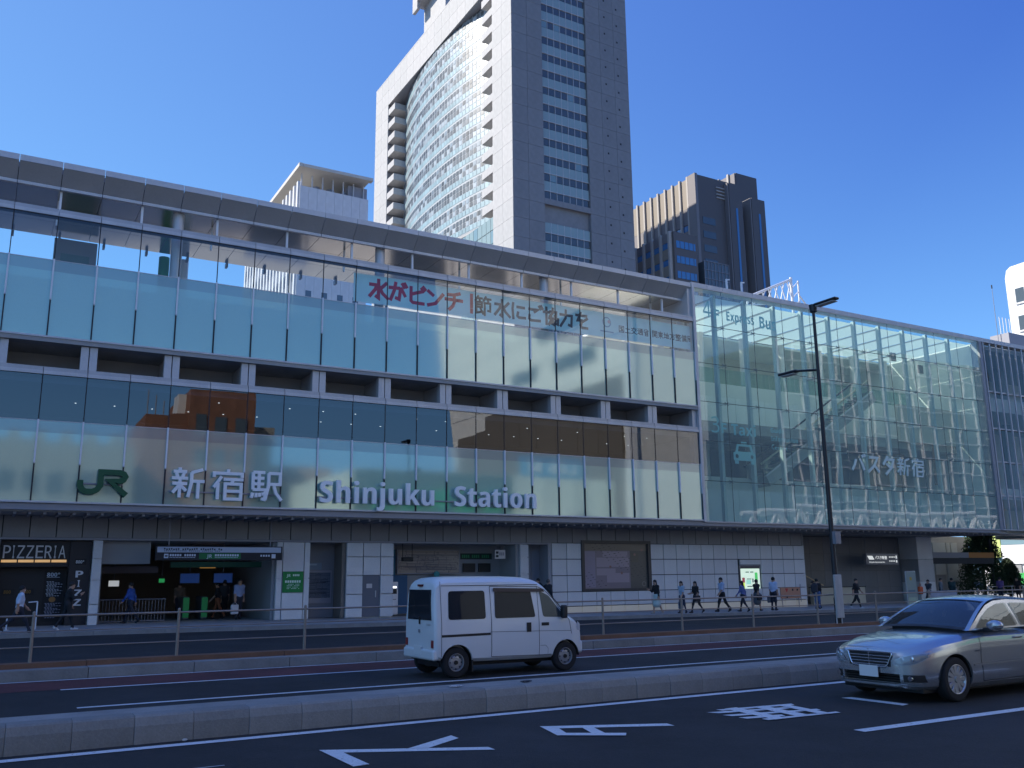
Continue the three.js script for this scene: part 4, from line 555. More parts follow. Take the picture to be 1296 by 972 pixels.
// ---------------------------------------------------------------- towers behind the station
const conc = { a: std([0.49, 0.48, 0.475], 0.7, { map: metalTex }), b: std([0.465, 0.46, 0.455], 0.7, { map: metalTex }), d: std([0.28, 0.275, 0.28], 0.7, { map: metalTex }), e: std([0.265, 0.26, 0.265], 0.7, { map: metalTex }) };  // d and e are darker: shade of the tower front put into the colour
const winDark = phy([0.08, 0.1, 0.115], 0.08, { ior: 1.7 }), winPale = phy([0.28, 0.36, 0.345], 0.12, { ior: 1.7 }), winTeal = phy([0.20, 0.30, 0.33], 0.12, { ior: 1.6 });
{
  const t = thing('office_tower', 'tall grey slab tower with a bulging curved glass side', 'tower'), X = 86.8, XR = 117.5, Z = -150, ZB = -229, TOP = 140.5, FH = 4.2;
  bx(t, 'core', M.aluDark, X + 6, XR - 0.3, 0, TOP - 0.3, ZB + 0.3, Z - 1.3); bx(t, 'core_front', M.aluDark, X + 0.3, X + 5.98, 0, TOP - 0.3, -158.4, Z - 1.3); for (const [a, b] of [[87.1, 94.38], [106.06, 117.2]]) bx(t, 'front_backing', M.aluDark, a, b, 0, TOP - 0.3, Z - 1.28, Z - 0.3); bx(t, 'core_rear', M.aluDark, X + 0.3, X + 5.98, 0, TOP - 0.3, ZB + 0.3, -219.7); bx(t, 'core_top', M.aluDark, X + 0.3, X + 5.98, 132.1, TOP - 0.3, -219.69, -158.41);
  const near = part(t, 'front_cladding'), left = part(t, 'side_cladding');
  const cols = [86.82, 90.62, 94.42, 106.02, 109.85, 113.68, 117.5];
  for (let y = 40.0; y < TOP - 0.2; y += FH) for (let c = 0; c < 6; c++) {
    const y1 = Math.min(y + FH, TOP);
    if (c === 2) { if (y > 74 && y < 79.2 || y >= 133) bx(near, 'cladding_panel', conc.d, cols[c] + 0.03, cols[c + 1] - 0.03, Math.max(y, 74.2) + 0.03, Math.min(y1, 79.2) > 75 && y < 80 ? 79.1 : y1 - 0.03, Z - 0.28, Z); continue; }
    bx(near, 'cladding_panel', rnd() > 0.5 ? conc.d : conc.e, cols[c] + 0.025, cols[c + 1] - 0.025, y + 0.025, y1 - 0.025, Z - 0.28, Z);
    if (c >= 3) for (const [dx, dy] of c === 4 ? [[1.2, 2.4]] : c === 5 ? [[0.8, 1.2]] : []) bx(near, 'vent_hole', M.black, cols[c] + dx, cols[c] + dx + 0.4, y + dy, y + dy + 0.45, Z - 0.02, Z + 0.012);
  }
  // strip of windows on the front
  const strip = (y0, y1, name) => {
    for (let y = y0; y < y1 - 1; y += 4.0) {
      const b = part(t, name); bx(b, 'spandrel', winPale, 94.5, 105.95, y + 1.75, Math.min(y + 3.9, y1), Z - 0.7, Z - 0.45); bx(b, 'ledge', M.aluPale, 94.45, 106, y + 1.62, y + 1.74, Z - 0.7, Z - 0.35);
      for (let k = 0; k < 7; k++) { bx(b, 'pane', rnd() > 0.08 ? winDark : winTeal, 94.55 + k * 1.64, 94.55 + k * 1.64 + 1.48, y + 0.05, y + 1.6, Z - 0.75, Z - 0.55); bx(b, 'mullion', M.aluPale, 94.44 + k * 1.64, 94.53 + k * 1.64, y, y + 3.95, Z - 0.7, Z - 0.4); }
    }
  };
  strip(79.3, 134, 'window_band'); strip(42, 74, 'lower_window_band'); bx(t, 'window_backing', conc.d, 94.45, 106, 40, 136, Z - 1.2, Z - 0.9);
  // frame of the bulging side
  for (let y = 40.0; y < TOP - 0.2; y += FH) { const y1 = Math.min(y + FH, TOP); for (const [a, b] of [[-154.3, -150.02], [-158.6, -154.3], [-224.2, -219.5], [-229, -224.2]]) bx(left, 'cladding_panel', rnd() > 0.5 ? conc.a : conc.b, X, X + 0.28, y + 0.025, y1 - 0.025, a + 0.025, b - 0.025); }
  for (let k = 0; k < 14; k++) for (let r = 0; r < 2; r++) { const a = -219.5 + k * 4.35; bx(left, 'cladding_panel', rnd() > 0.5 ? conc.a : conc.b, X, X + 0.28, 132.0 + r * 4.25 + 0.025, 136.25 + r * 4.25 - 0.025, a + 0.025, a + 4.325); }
  for (let z = -229; z < -150.1; z += 4.39) bx(left, 'roof_edge', conc.a, X - 0.02, X + 0.5, TOP, TOP + 0.4, z, z + 4.37);
  // curved glass floors
  const zc = -189.05, hw = 30.4, curve = (s) => X + 0.3 + 4.6 * Math.pow(Math.abs(s), 2.2);
  const strips = (y0, y1, n, gap, off, pick) => { const P = [], N = [], Col = []; for (let k = 0; k < n; k++) { const s0 = -1 + 2 * (k + gap) / n, s1 = -1 + 2 * (k + 1 - gap) / n, x0 = curve(s0) - off, x1 = curve(s1) - off, z0 = zc + s0 * hw, z1 = zc + s1 * hw, q = [[x0, y0, z0], [x1, y0, z1], [x1, y1, z1], [x0, y1, z0]], c = pick(k), nx = -(z1 - z0), nz = x1 - x0, l = Math.hypot(nx, nz); for (const i of [0, 1, 2, 0, 2, 3]) { P.push(...q[i]); N.push(nx / l, 0, nz / l); Col.push(...c); } } const g = new THREE.BufferGeometry(); g.setAttribute('position', new THREE.Float32BufferAttribute(P, 3)); g.setAttribute('normal', new THREE.Float32BufferAttribute(N, 3)); g.setAttribute('color', new THREE.Float32BufferAttribute(Col, 3)); return g; };
  const gm = phy([1, 1, 1], 0.35, { vertexColors: true, ior: 1.45 }), fm = std([0.42, 0.45, 0.47], 0.6);
  for (let f = 0; f < 13; f++) {
    const y = 78.2 + f * FH, last = y + FH > 132, b = part(t, 'curved_floor');
    mesh('frame', strips(y, Math.min(y + FH, 131.9), 60, -0.001, 0, () => [1, 1, 1]), fm, b);
    const dark = rnd() > 0.66 ? 0.5 : 1;
    mesh('spandrel_panes', strips(y + 0.25, y + 1.5, 44, 0.05, 0.06, () => { const v = rr(0.8, 1.1); return [0.32 * v, 0.44 * v, 0.47 * v]; }), gm, b);
    mesh('lower_panes', strips(y + 1.65, y + 2.75, 44, 0.11, 0.06, () => { const v = rnd() < 0.5 * dark ? rr(0.7, 1.0) : rr(0.18, 0.4); return [0.42 * v, 0.48 * v, 0.52 * v]; }), gm, b);
    mesh('upper_panes', strips(y + 2.9, y + 3.95, 44, 0.11, 0.06, () => { const v = rnd() < 0.25 * dark ? rr(0.5, 0.8) : rr(0.14, 0.34); return [0.36 * v, 0.44 * v, 0.5 * v]; }), gm, b);
    for (const [a, e] of [[-163.7, -158.62], [-219.4, -214.8]]) { bx(b, 'ledge', conc.a, X + 0.1, X + 5.2, y + 0.2, y + 2.0, a, e); bx(b, 'recess', conc.b, X + 5.5, X + 5.6, y + 2.0, y + FH + 0.19, a, e); }
  }
  const sl = new THREE.Shape(); for (let k = 0; k <= 40; k++) { const s = -1 + k / 20; sl[k ? 'lineTo' : 'moveTo'](curve(s) - 0.1, -(zc + s * hw)); } sl.lineTo(X + 5.9, -(zc + hw)); sl.lineTo(X + 5.9, -(zc - hw)); mesh('bulge_floor', new THREE.ExtrudeGeometry(sl, { depth: 0.5, bevelEnabled: false }).rotateX(-Math.PI / 2).translate(0, 77.6, 0), conc.b, t);
  const lw = part(t, 'lower_side_window'); for (let k = 0; k < 8; k++) for (let r = 0; r < 7; r++) bx(lw, 'pane', rnd() > 0.4 ? winPale : winTeal, X + 0.5, X + 0.6, 56 + r * 3 + 0.1, 58.9 + r * 3, -174.5 + k * 2, -174.5 + k * 2 + 1.85); bx(lw, 'backing', conc.b, X + 0.62, X + 5.9, 40, 77, -219.4, -158.62);
  const rt = part(t, 'roof_plant'); bx(rt, 'mast_house', conc.a, 87.5, 96, TOP + 0.4, TOP + 9, -197, -184); bx(rt, 'hoist_arm', conc.a, 84.6, 90, TOP + 9, TOP + 11.5, -198, -191); bx(rt, 'hoist_end', conc.b, 84.6, 85.4, TOP + 6.6, TOP + 9, -198, -195);
}
{ // white block with an overhanging roof frame
  const b = thing('white_block', 'white office block with an overhanging roof frame', 'building'), wm = std([0.74, 0.74, 0.75], 0.7, { map: metalTex });
  bx(b, 'core', wm, 37.3, 48.1, 0, 61.2, -164.8, -130.2);
  for (let k = 0; k < 8; k++) for (let r = 0; r < 3; r++) bx(b, 'cladding_panel', wm, 37.12 + k * 1.4, 37.12 + k * 1.4 + 1.375, 20 + r * 14 - (r === 2 ? 0 : 0), 33.95 + r * 14 - (r === 2 ? 0.35 + k * 0.02 : 0), -130.18, -130);
  for (let k = 0; k < 17; k++) bx(b, 'rib', wm, 36.85, 37.28, 20, 62.4, -131 - k * 2, -130.3 - k * 2);
  for (let f = 0; f < 6; f++) for (let k = 0; k < 4; k++) bx(b, 'window', winDark, 38.6 + k * 2.5, 39.5 + k * 2.5, 30 + f * 4.4, 31.6 + f * 4.4, -130.05, -129.97);
  for (let f = 0; f < 7; f++) for (let k = 0; k < 16; k++) bx(b, 'window', winDark, 37.1, 37.29, 29 + f * 4.4, 31 + f * 4.4, -132.6 - k * 2, -131.5 - k * 2);
  const r = part(b, 'roof_frame'), rm = std([0.55, 0.52, 0.47], 0.7); bx(r, 'edge_beam', rm, 36.6, 37.2, 64.3, 64.9, -168, -129); bx(r, 'edge_beam', rm, 37.25, 48.7, 64.35, 64.85, -130, -129); bx(r, 'roof_plate', rm, 37.25, 48.5, 64.6, 64.84, -167, -130.1); for (let k = 0; k < 7; k++) bx(r, 'strut', M.aluPale, 37.6 + k * 1.7, 37.8 + k * 1.7, 61.2, 64.2, -131.4, -131.2); for (let k = 0; k < 3; k++) mesh('roof_tank', new THREE.CylinderGeometry(0.7, 0.7, 1.6, 12).translate(40.5 + k * 2.4, 62.2, -133), M.aluDark, r); bx(r, 'plant_box', std([0.3, 0.3, 0.34], 0.7), 45.4, 48.6, 61.3, 63.9, -140, -131.5);
}
{ // brown twin tower with piers
  const b = thing('brown_tower', 'dark brown tower cluster with pale vertical fins', 'tower', [4.8, 3.2, -5.3]), dm = std([0.125, 0.11, 0.105], 0.6), bm = std([0.31, 0.27, 0.22], 0.7), gm = std([0.24, 0.22, 0.22], 0.7), fin = std([0.45, 0.41, 0.37], 0.6), bl = phy([0.06, 0.2, 0.42], 0.08, { ior: 1.7 });
  bx(b, 'main_block', dm, 154.8, 166, -4, 106, -199, -170); 
  for (let k = 0; k < 8; k++) { const z = -173.4 - k * 3.2; bx(b, 'fin', fin, 154.0, 154.78, 80, 106.4, z - 0.3, z + 0.3); bx(b, 'upper_panel', bm, 154.5, 154.79, 97.4, 106, z - 2.85, z - 0.35); bx(b, 'grey_panel', gm, 154.5, 154.79, 92.8, 97.35, z - 2.85, z - 0.35); for (const y of [91.0, 87.2, 83.4]) { bx(b, 'window', bl, 154.55, 154.79, y, y + 1.6, z - 2.85, z - 0.35); bx(b, 'spandrel', gm, 154.5, 154.79, y - 2.15, y - 0.05, z - 2.85, z - 0.35); } }
  bx(b, 'corner_pier', gm, 153.9, 154.78, 78, 106.3, -172.9, -169.9);
  for (let k = 0; k < 6; k++) bx(b, 'window_band', winDark, 156, 160.5, 72 + k * 4, 74 + k * 4, -170.1, -169.9);
  bx(b, 'rear_block', dm, 179.2, 187.6, -4, 116, -200, -180); for (let k = 0; k < 3; k++) bx(b, 'fin', fin, 178.3, 179.18, 100, 116.3, -183 - k * 4, -182.3 - k * 4); bx(b, 'rear_face', gm, 178.8, 179.19, 98, 115.9, -199.8, -180.2);
  bx(b, 'pier', dm, 164.9, 169.6, -4, 105.2, -174, -168.5); bx(b, 'pier_side', gm, 164.5, 164.88, 70, 105.1, -173.8, -168.7); bx(b, 'pier', dm, 173.2, 178.2, -4, 102.4, -174, -168.5); bx(b, 'pier_side', gm, 172.8, 173.18, 70, 102.3, -173.8, -168.7); for (const x of [167, 175.6]) bx(b, 'slot_window', bl, x, x + 0.7, 70, 98, -168.6, -168.4); bx(b, 'link_wall', M.black, 169.7, 173.1, -4, 101, -178, -172); for (let k = 0; k < 4; k++) bx(b, 'louver', fin, 161.4, 164.4, 100.4 + k * 1.0, 100.7 + k * 1.0, -172.4, -169.7);
  const w = thing('brown_annex', 'lower brown block with blue ribbon windows before the dark tower', 'building'); bx(w, 'body', dm, 128.8, 135.6, 0, 78.2, -170, -150.2);
  for (let k = 0; k < 6; k++) { const z = -151.2 - k * 3.1; bx(w, 'fin', fin, 128.0, 128.78, 64, 78.4, z - 0.28, z + 0.28); for (const y of [74.6, 70.6, 66.6, 62.6]) { bx(w, 'window', bl, 128.55, 128.79, y, y + 1.4, z - 2.75, z - 0.35); bx(w, 'panel', bm, 128.5, 128.79, y - 2.5, y - 0.05, z - 2.75, z - 0.35); } bx(w, 'panel', gm, 128.5, 128.79, 76.05, 78.2, z - 2.75, z - 0.35); }
  for (const y of [74.4, 70.8, 67.2, 63.6]) { bx(w, 'ribbon_window', bl, 129.4, 135.0, y, y + 1.7, -150.25, -150.1); for (let k = 0; k < 4; k++) bx(w, 'mullion', dm, 130.4 + k * 1.3, 130.5 + k * 1.3, y, y + 1.7, -150.2, -150.05); }
  const gc = thing('glass_cube', 'small dark glass cube building before the brown tower', 'building'); bx(gc, 'core', winDark, 137.5, 144.9, 0, 72.6, -158, -150.2); for (let k = 0; k < 8; k++) bx(gc, 'grid_bar', M.aluDark, 137.4 + k * 1.07, 137.5 + k * 1.07, 60, 72.7, -150.2, -150.05); for (let k = 0; k < 7; k++) bx(gc, 'grid_rail', M.aluDark, 137.3, 145, 60 + k * 2.1, 60.1 + k * 2.1, -150.2, -150.02);
}
{ // white building and low shops at the end of the street
  const wm = std([0.8, 0.8, 0.8], 0.7), b = thing('white_corner_block', 'bright white sunlit block with chamfered top and dark square windows', 'building', [120, 0, 0]);
  const sh = new THREE.Shape([[70.7, 0], [70.7, 41.8], [70.4, 42.9], [69.8, 43.3], [40, 44.4], [40, 0]].map(([z, y]) => new THREE.Vector2(z, y))); mesh('body', new THREE.ExtrudeGeometry(sh, { depth: 24, bevelEnabled: false }).rotateY(Math.PI / 2), wm, b);
  for (let f = 0; f < 9; f++) for (let k = 0; k < 5; k++) { const y = 38.0 - f * 3.9, z = -69.5 + k * 4.4; bx(b, 'window', winDark, -0.06, 0.2, y, y + 2.0, z, z + 2.9); bx(b, 'frame', wm, -0.1, 0.0, y, y + 2.0, z + 1.3, z + 1.42); bx(b, 'sill', wm, -0.2, 0.1, y - 0.25, y - 0.05, z - 0.1, z + 3.0); }
  const s = thing('street_shop', 'sunlit low shop with lime, blue and white panels', 'shop', [113, 0, 0]); bx(s, 'body', wm, 0.2, 7, -0.9, 9.5, -74.3, -48);
  bx(s, 'lime_panel', std([0.55, 0.66, 0.22], 0.7), 0, 0.19, 3.66, 7.4, -74.2, -71.6); bx(s, 'blue_panel', std([0.12, 0.3, 0.42], 0.7), 0, 0.19, 2.98, 3.62, -74.2, -71.6); bx(s, 'white_panel', std([0.75, 0.75, 0.75], 0.7), 0, 0.19, -0.8, 2.95, -74.2, -71.6); bx(s, 'window_row', winTeal, 0, 0.19, 5.25, 7.4, -71.5, -66); bx(s, 'white_band', wm, -0.1, 0.19, 2.85, 5.2, -71.5, -62); bx(s, 'dark_opening', std([0.3, 0.3, 0.3], 0.8), 0.05, 0.19, 0, 2.8, -71.3, -69.2); bx(s, 'green_shutter', std([0.05, 0.45, 0.1], 0.6), 0, 0.19, 0, 1.7, -70.2, -68.2);
  const f = thing('shop_flank', 'grey shop block beyond the white pillar with bright windows', 'shop', [66.3, 0, -46.2]); bx(f, 'wall', std([0.42, 0.42, 0.4], 0.7), 0, 5.2, -0.3, 4.75, -2, -1.9); for (const [x, y, w, h] of [[0.4, 3.0, 1.6, 1.25], [2.1, 3.0, 0.5, 1.25], [2.7, 3.0, 0.8, 1.25], [0.5, 1.7, 1.3, 0.9], [2.0, 1.2, 1.4, 1.4]]) bx(f, 'window', phy([0.6, 0.62, 0.58], 0.3), x, x + w, y, y + h, -1.895, -1.8); bx(f, 'doorway', M.darkWall, 0.5, 1.7, -0.3, 1.65, -1.895, -1.85);
  const g = thing('sign_beam', 'grey sign beam with an orange end outside the end shop', 'sign', [60.9, 0, -44.4]); bx(g, 'beam', M.aluDark, 0, 5.0, 2.95, 3.35, -0.2, 0); bx(g, 'orange_end', std([0.5, 0.2, 0.02], 0.5), 5.02, 8.2, 2.95, 3.35, -0.2, 0); bx(g, 'lower_beam', M.gasket, 0, 8.2, 2.5, 2.94, -0.25, -0.05); for (const x of [0.2, 8.1]) bx(g, 'post', M.gasket, x, x + 0.12, -0.4, 4.4, -0.3, -0.18);
}
{ // rooftop bits
  const o = thing('rooftop_lattice', 'white steel lattice frame rising behind the atrium roof', 'lattice', [62, 0, -62]), P = (a, b, r = 0.09) => cyl(o, 'bar', M.white, a, b, r, r, 6);
  const L = V3(0.0, 27.6, 0), T = V3(6.0, 30.6, 0), Bm = V3(7.2, 0, 0); P([0, -0.9, 0], [0, 28.4, 0]); P([6.2, -0.9, 0], [6.2, 31.2, 0], 0.14); P([7.2, -0.9, 0], [7.2, 31, 0]); P([0, 28.2, 0], [6.2, 31, 0], 0.14); P([0, 27.4, 0], [6.2, 28.6, 0]); for (let k = 0; k < 7; k++) { P([k * 0.9, 27.5 + k * 0.17, 0], [k * 0.9 + 0.7, 28.5 + k * 0.4, 0], 0.06); P([k * 0.9 + 0.9, 27.5 + k * 0.17, 0], [k * 0.9 + 0.2, 28.3 + k * 0.4, 0], 0.06); } for (let k = 0; k < 9; k++) P([6.2, 22 + k, 0], [7.2, 22.9 + k, 0], 0.05); P([7.2, 29.5, 0], [9.6, 27.2, 0], 0.08); P([9.6, -0.9, 0], [9.6, 27.3, 0]);
  for (const [x, l] of [[37.2, 'short white roof post above the atrium corner'], [38.4, 'tall white roof post above the atrium glass']]) { const p = thing('roof_post', l, 'post', [x, 18.5, G - 0.3]); cyl(p, 'shaft', M.white, [0, 0, 0], [0, 0.75, 0], 0.06); cyl(p, 'arm', M.white, [0, 0.7, 0], [0.25, 0.75, 0], 0.04); }
  const a = thing('roof_antenna', 'thin dark antenna mast on the louvred wing roof', 'antenna', [70.95, 18.2, -43]); cyl(a, 'mast', M.aluDark, [0, 0, 0], [0, 6.8, 0], 0.035, 0.02, 6); cyl(a, 'tip', M.gasket, [0, 6.8, 0], [0, 7.1, 0], 0.05); bx(a, 'base', M.aluDark, 0.2, 4.4, 0, 2.85, -0.8, 0.8); for (let k = 0; k < 5; k++) cyl(a, 'stub', M.white, [0.5 + k * 0.45, 2.85, 0], [0.5 + k * 0.45, 4.4, 0], 0.03);
}
// conical evergreen beyond the white pillar
function leafTree(name, label, x, z, y0, h, r, n, col, cat, group) {
  const o = thing(name, label, cat, [x, y0, z], 0, group), lm = phy(col, 0.8, { side: THREE.DoubleSide });
  cyl(o, 'trunk', std([0.07, 0.05, 0.035], 0.9), [0, 0, 0], [0, h * 0.8, 0], 0.14, 0.04, 8);
  const P = [], N = [], v = V3(), q = new THREE.Quaternion(), e = new THREE.Euler();
  for (let i = 0; i < n; i++) {
    const u = Math.pow(rnd(), 0.8), yy = 0.4 + u * (h - 0.4), lobe = 0.8 + 0.2 * Math.sin(yy * 2.3 + 7 * rnd()), rad = r * Math.pow(1 - u, 0.55) * lobe * Math.sqrt(0.25 + 0.75 * rnd()), a = rnd() * 6.283, c = [Math.cos(a) * rad, yy, Math.sin(a) * rad]; q.setFromEuler(e.set(rnd() * 6, rnd() * 6, rnd() * 6)); const s = rr(0.06, 0.13);
    const nn = V3(0, 0, 1).applyQuaternion(q); for (const [px, py] of [[-0.5, -1], [0.5, -1], [0, 1]]) { v.set(px * s, py * s, 0).applyQuaternion(q); P.push(v.x + c[0], v.y + c[1], v.z + c[2]); N.push(nn.x, nn.y, nn.z); }
  }
  const g = new THREE.BufferGeometry(); g.setAttribute('position', new THREE.Float32BufferAttribute(P, 3)); g.setAttribute('normal', new THREE.Float32BufferAttribute(N, 3)); mesh('crown', g, lm, o); return o;
}
leafTree('evergreen_tree', 'dark conical evergreen tree beyond the white end pillar', 69.6, -45.8, -0.3, 6.6, 2.3, 15000, [0.03, 0.06, 0.025], 'tree');
leafTree('evergreen_tree', 'small dark shrub at the foot of the conical evergreen', 72.6, -45.6, -0.3, 3.2, 1.5, 6000, [0.03, 0.05, 0.025], 'shrub');
{ const o = thing('end_fence', 'thin metal fence before the evergreen tree', 'fence', [66, -0.3, -43.2]); for (let k = 0; k < 8; k++) cyl(o, 'post', M.aluPale, [k * 1.5, 0, 0], [k * 1.5, 1.1, 0], 0.03); for (const y of [0.55, 1.08]) cyl(o, 'rail', M.aluPale, [0, y, 0], [10.5, y, 0], 0.022); }
// ---------------------------------------------------------------- what stands round the viewer: seen in the glass and by its shade
{ // tower at the west end of the station; its shade lies over the street
  const t = thing('terminal_tower', 'tall office tower at the open end of the station that shades the street', 'tower'), gm = phy([0.12, 0.16, 0.19], 0.1, { ior: 1.7 });
  bx(t, 'body', gm, -60, -8.6, 0, 66, -73, -42.4); for (let f = 0; f < 14; f++) { bx(t, 'floor_band', M.alu, -60.1, -8.5, 5 + f * 4.2, 6 + f * 4.2, -73.1, -42.3); }
  for (let k = 0; k < 26; k++) bx(t, 'mullion', M.aluPale, -60 + k * 2, -59.85 + k * 2, 5, 66, -42.38, -42.1);
}
{ // pale block whose long side faces the sun
  const b = thing('strip_window_block', 'tall pale block with dark strip windows mirrored in the station glass', 'building'), wm = std([0.9, 0.89, 0.85], 0.8, { map: metalTex }), X = 63;
  const sh = new THREE.Shape([[6, 0], [6, 74], [64, 74], [47, 0]].map(([z, y]) => new THREE.Vector2(-z, y))); mesh('body', new THREE.ExtrudeGeometry(sh, { depth: 12, bevelEnabled: false }).rotateY(Math.PI / 2).translate(X, 0, 0), wm, b);
  for (let f = 0; f < 18; f++) bx(b, 'joint', M.aluDark, X - 0.03, X, 4 * f + 2, 4 * f + 2.08, 6, 47 + f * 0.9);
  for (const [y, z0, z1] of [[33, 15, 26], [37, 22, 24], [28, 26, 33], [28, 12, 22], [42, 20, 36], [47, 12, 20], [52, 24, 34]]) { bx(b, 'window', winDark, X - 0.05, X + 0.2, y, y + 1.9, z0, z1); bx(b, 'sill', wm, X - 0.15, X - 0.02, y - 0.25, y - 0.05, z0, z1); }
  for (let k = 0; k < 9; k++) bx(b, 'shade_cladding', std([0.17, 0.145, 0.12], 0.7), X - 0.4, X - 0.06, 0, 25 - (k > 6 ? 2 : 0), 6.5 + k * 4.8, 11.2 + k * 4.8);  // brown panels stand in for the shade over the lower wall
  bx(b, 'corner_fin', M.white, X - 0.3, X + 0.6, 0, 50, 5.2, 5.95);
}
{ // station hall across the road, pale with a blue sign box and green characters
  const b = thing('opposite_hall', 'pale station hall across the road with green characters and a blue sign', 'building'), wm = std([0.6, 0.66, 0.63], 0.8, { map: metalTex });
  bx(b, 'body', wm, 31, 62.6, 0, 12.6, 8.6, 30); const gl = phy([0.1, 0.16, 0.15], 0.12, { ior: 1.6 }), pw = std([0.64, 0.7, 0.66], 0.8); for (let k = 0; k < 16; k++) bx(b, k < 9 ? 'glass_panel' : 'wall_panel', k < 9 ? gl : k % 2 ? wm : pw, 31 + k * 2, 32.96 + k * 2, 6.6, 12.5, 8.4, 8.58); bx(b, 'canopy', M.aluPale, 30, 63, 5.6, 6.3, 5.4, 8.4); for (let k = 0; k < 15; k++) bx(b, 'shop_window', winDark, 31.2 + k * 2.1, 33 + k * 2.1, 0.2, 5.2, 8.45, 8.58);
  const sg = new THREE.Shape([[-4, 0], [4, 0], [0, 2.6]].map(([x, y]) => new THREE.Vector2(x, y))); mesh('gable', new THREE.ExtrudeGeometry(sg, { depth: 3, bevelEnabled: false }).translate(56, 6.3, 5.2), M.darkWall, b);
  const s = part(b, 'green_sign'); '口南駅宿新'.split('').reverse().forEach((ch, i) => { const m = mesh('character', strokeLetter(ch, 2.3, 11, 0.2), std([0.02, 0.42, 0.2], 0.5), s); m.rotation.y = Math.PI; m.position.set(47.5 - i * 3.1, 8.4, 8.38); });
  const l = part(b, 'blue_sign'); bx(l, 'box', std([0.06, 0.3, 0.55], 0.5), 50.5, 58.5, 12.7, 14.8, 8.7, 9.3); 'LUMINE'.split('').forEach((ch, i) => { const m = mesh('letter', fitText(ch, 0, ch === 'I' ? 0.25 : 0.85, 0, 1.2, 0.08), M.white, l); m.rotation.y = Math.PI; m.position.set(57.6 - i * 1.15, 13.15, 8.69); });
}
{ // block with a white window grid
  const b = thing('grid_block', 'dark glass block with a white window grid mirrored in the atrium', 'building'); bx(b, 'body', phy([0.05, 0.08, 0.09], 0.15), 92, 140, 0, 34, 10, 34); for (let k = 0; k < 17; k++) bx(b, 'upright', M.white, 92 + k * 2.95, 92.14 + k * 2.95, 0, 34, 9.7, 9.99); for (let f = 0; f < 14; f++) bx(b, 'cross_rail', M.white, 92, 140, 2 + f * 2.4, 2.12 + f * 2.4, 9.65, 9.98);
  const a = thing('footbridge', 'white steel truss footbridge mirrored low in the atrium glass', 'bridge', [78, 0, 1]), m = M.white; for (const z of [0, 3]) { for (const y of [6.2, 9.4]) cyl(a, 'chord', m, [0, y, z], [46, y, z], 0.35, 0.35, 6); for (let k = 0; k < 12; k++) { cyl(a, 'brace', m, [k * 3.8, 6.2, z], [k * 3.8 + 1.9, 9.4, z], 0.2, 0.2, 6); cyl(a, 'brace', m, [k * 3.8 + 1.9, 9.4, z], [k * 3.8 + 3.8, 6.2, z], 0.2, 0.2, 6); } } bx(a, 'deck', M.concrete, 0, 46, 5.7, 6.0, 0, 3); for (const x of [0.5, 23, 45.5]) bx(a, 'pier', M.concrete, x - 0.5, x + 0.5, -0.9, 5.7, 0.5, 2.5);
}
{ // brick-red block and lower grey neighbours
  const b = thing('brick_red_block', 'brick-red block with rooftop plant mirrored in the lower glass', 'building'), om = std([0.3, 0.14, 0.085], 0.8, { map: concreteTex }); bx(b, 'body', om, 18.2, 25.2, 0, 22.6, 26, 40); bx(b, 'wing', om, 13.6, 18.18, 0, 19.6, 26.5, 40); bx(b, 'roof_box', M.panel, 17.3, 18.6, 19.6, 22.4, 29, 32); for (let f = 0; f < 5; f++) for (let k = 0; k < 3; k++) { bx(b, 'window', winDark, 19 + k * 2.1, 20.2 + k * 2.1, 3 + f * 3.7, 4.8 + f * 3.7, 25.9, 26.05); bx(b, 'sill', M.panel, 18.9 + k * 2.1, 20.3 + k * 2.1, 2.8 + f * 3.7, 2.97 + f * 3.7, 25.8, 26.02); } for (let k = 0; k < 3; k++) cyl(b, 'mast', M.aluDark, [14.2 + k * 0.9, 19.6, 30], [14.2 + k * 0.9, 23 - k * 0.6, 30], 0.06);
  const g = thing('grey_low_block', 'low grey block with a stepped parapet mirrored at the end of the glass', 'building'); bx(g, 'body', std([0.28, 0.3, 0.3], 0.8), -30, 12.4, 0, 15.4, 22, 40); for (let k = 0; k < 8; k++) bx(g, 'parapet', std([0.28, 0.3, 0.3], 0.8), -6 + k * 2.3, -5 + k * 2.3, 15.4, 16.4, 22.1, 24); for (let f = 0; f < 3; f++) for (let k = 0; k < 9; k++) bx(g, 'window', winDark, -9 + k * 2.3, -7.6 + k * 2.3, 2.4 + f * 4, 4.4 + f * 4, 21.9, 22.05);
  const h = thing('pale_corner_house', 'pale corner house with pink upper wall mirrored beside the station name', 'building'); bx(h, 'body', std([0.34, 0.24, 0.2], 0.8), 29.5, 37.2, 0, 15.6, 34, 46); bx(h, 'lower', std([0.28, 0.28, 0.26], 0.8), 26, 29.4, 0, 20, 33, 46); for (let f = 0; f < 3; f++) for (let k = 0; k < 3; k++) bx(h, 'window', winDark, 30.3 + k * 2.2, 31.6 + k * 2.2, 3 + f * 4, 5 + f * 4, 33.9, 34.05);
}
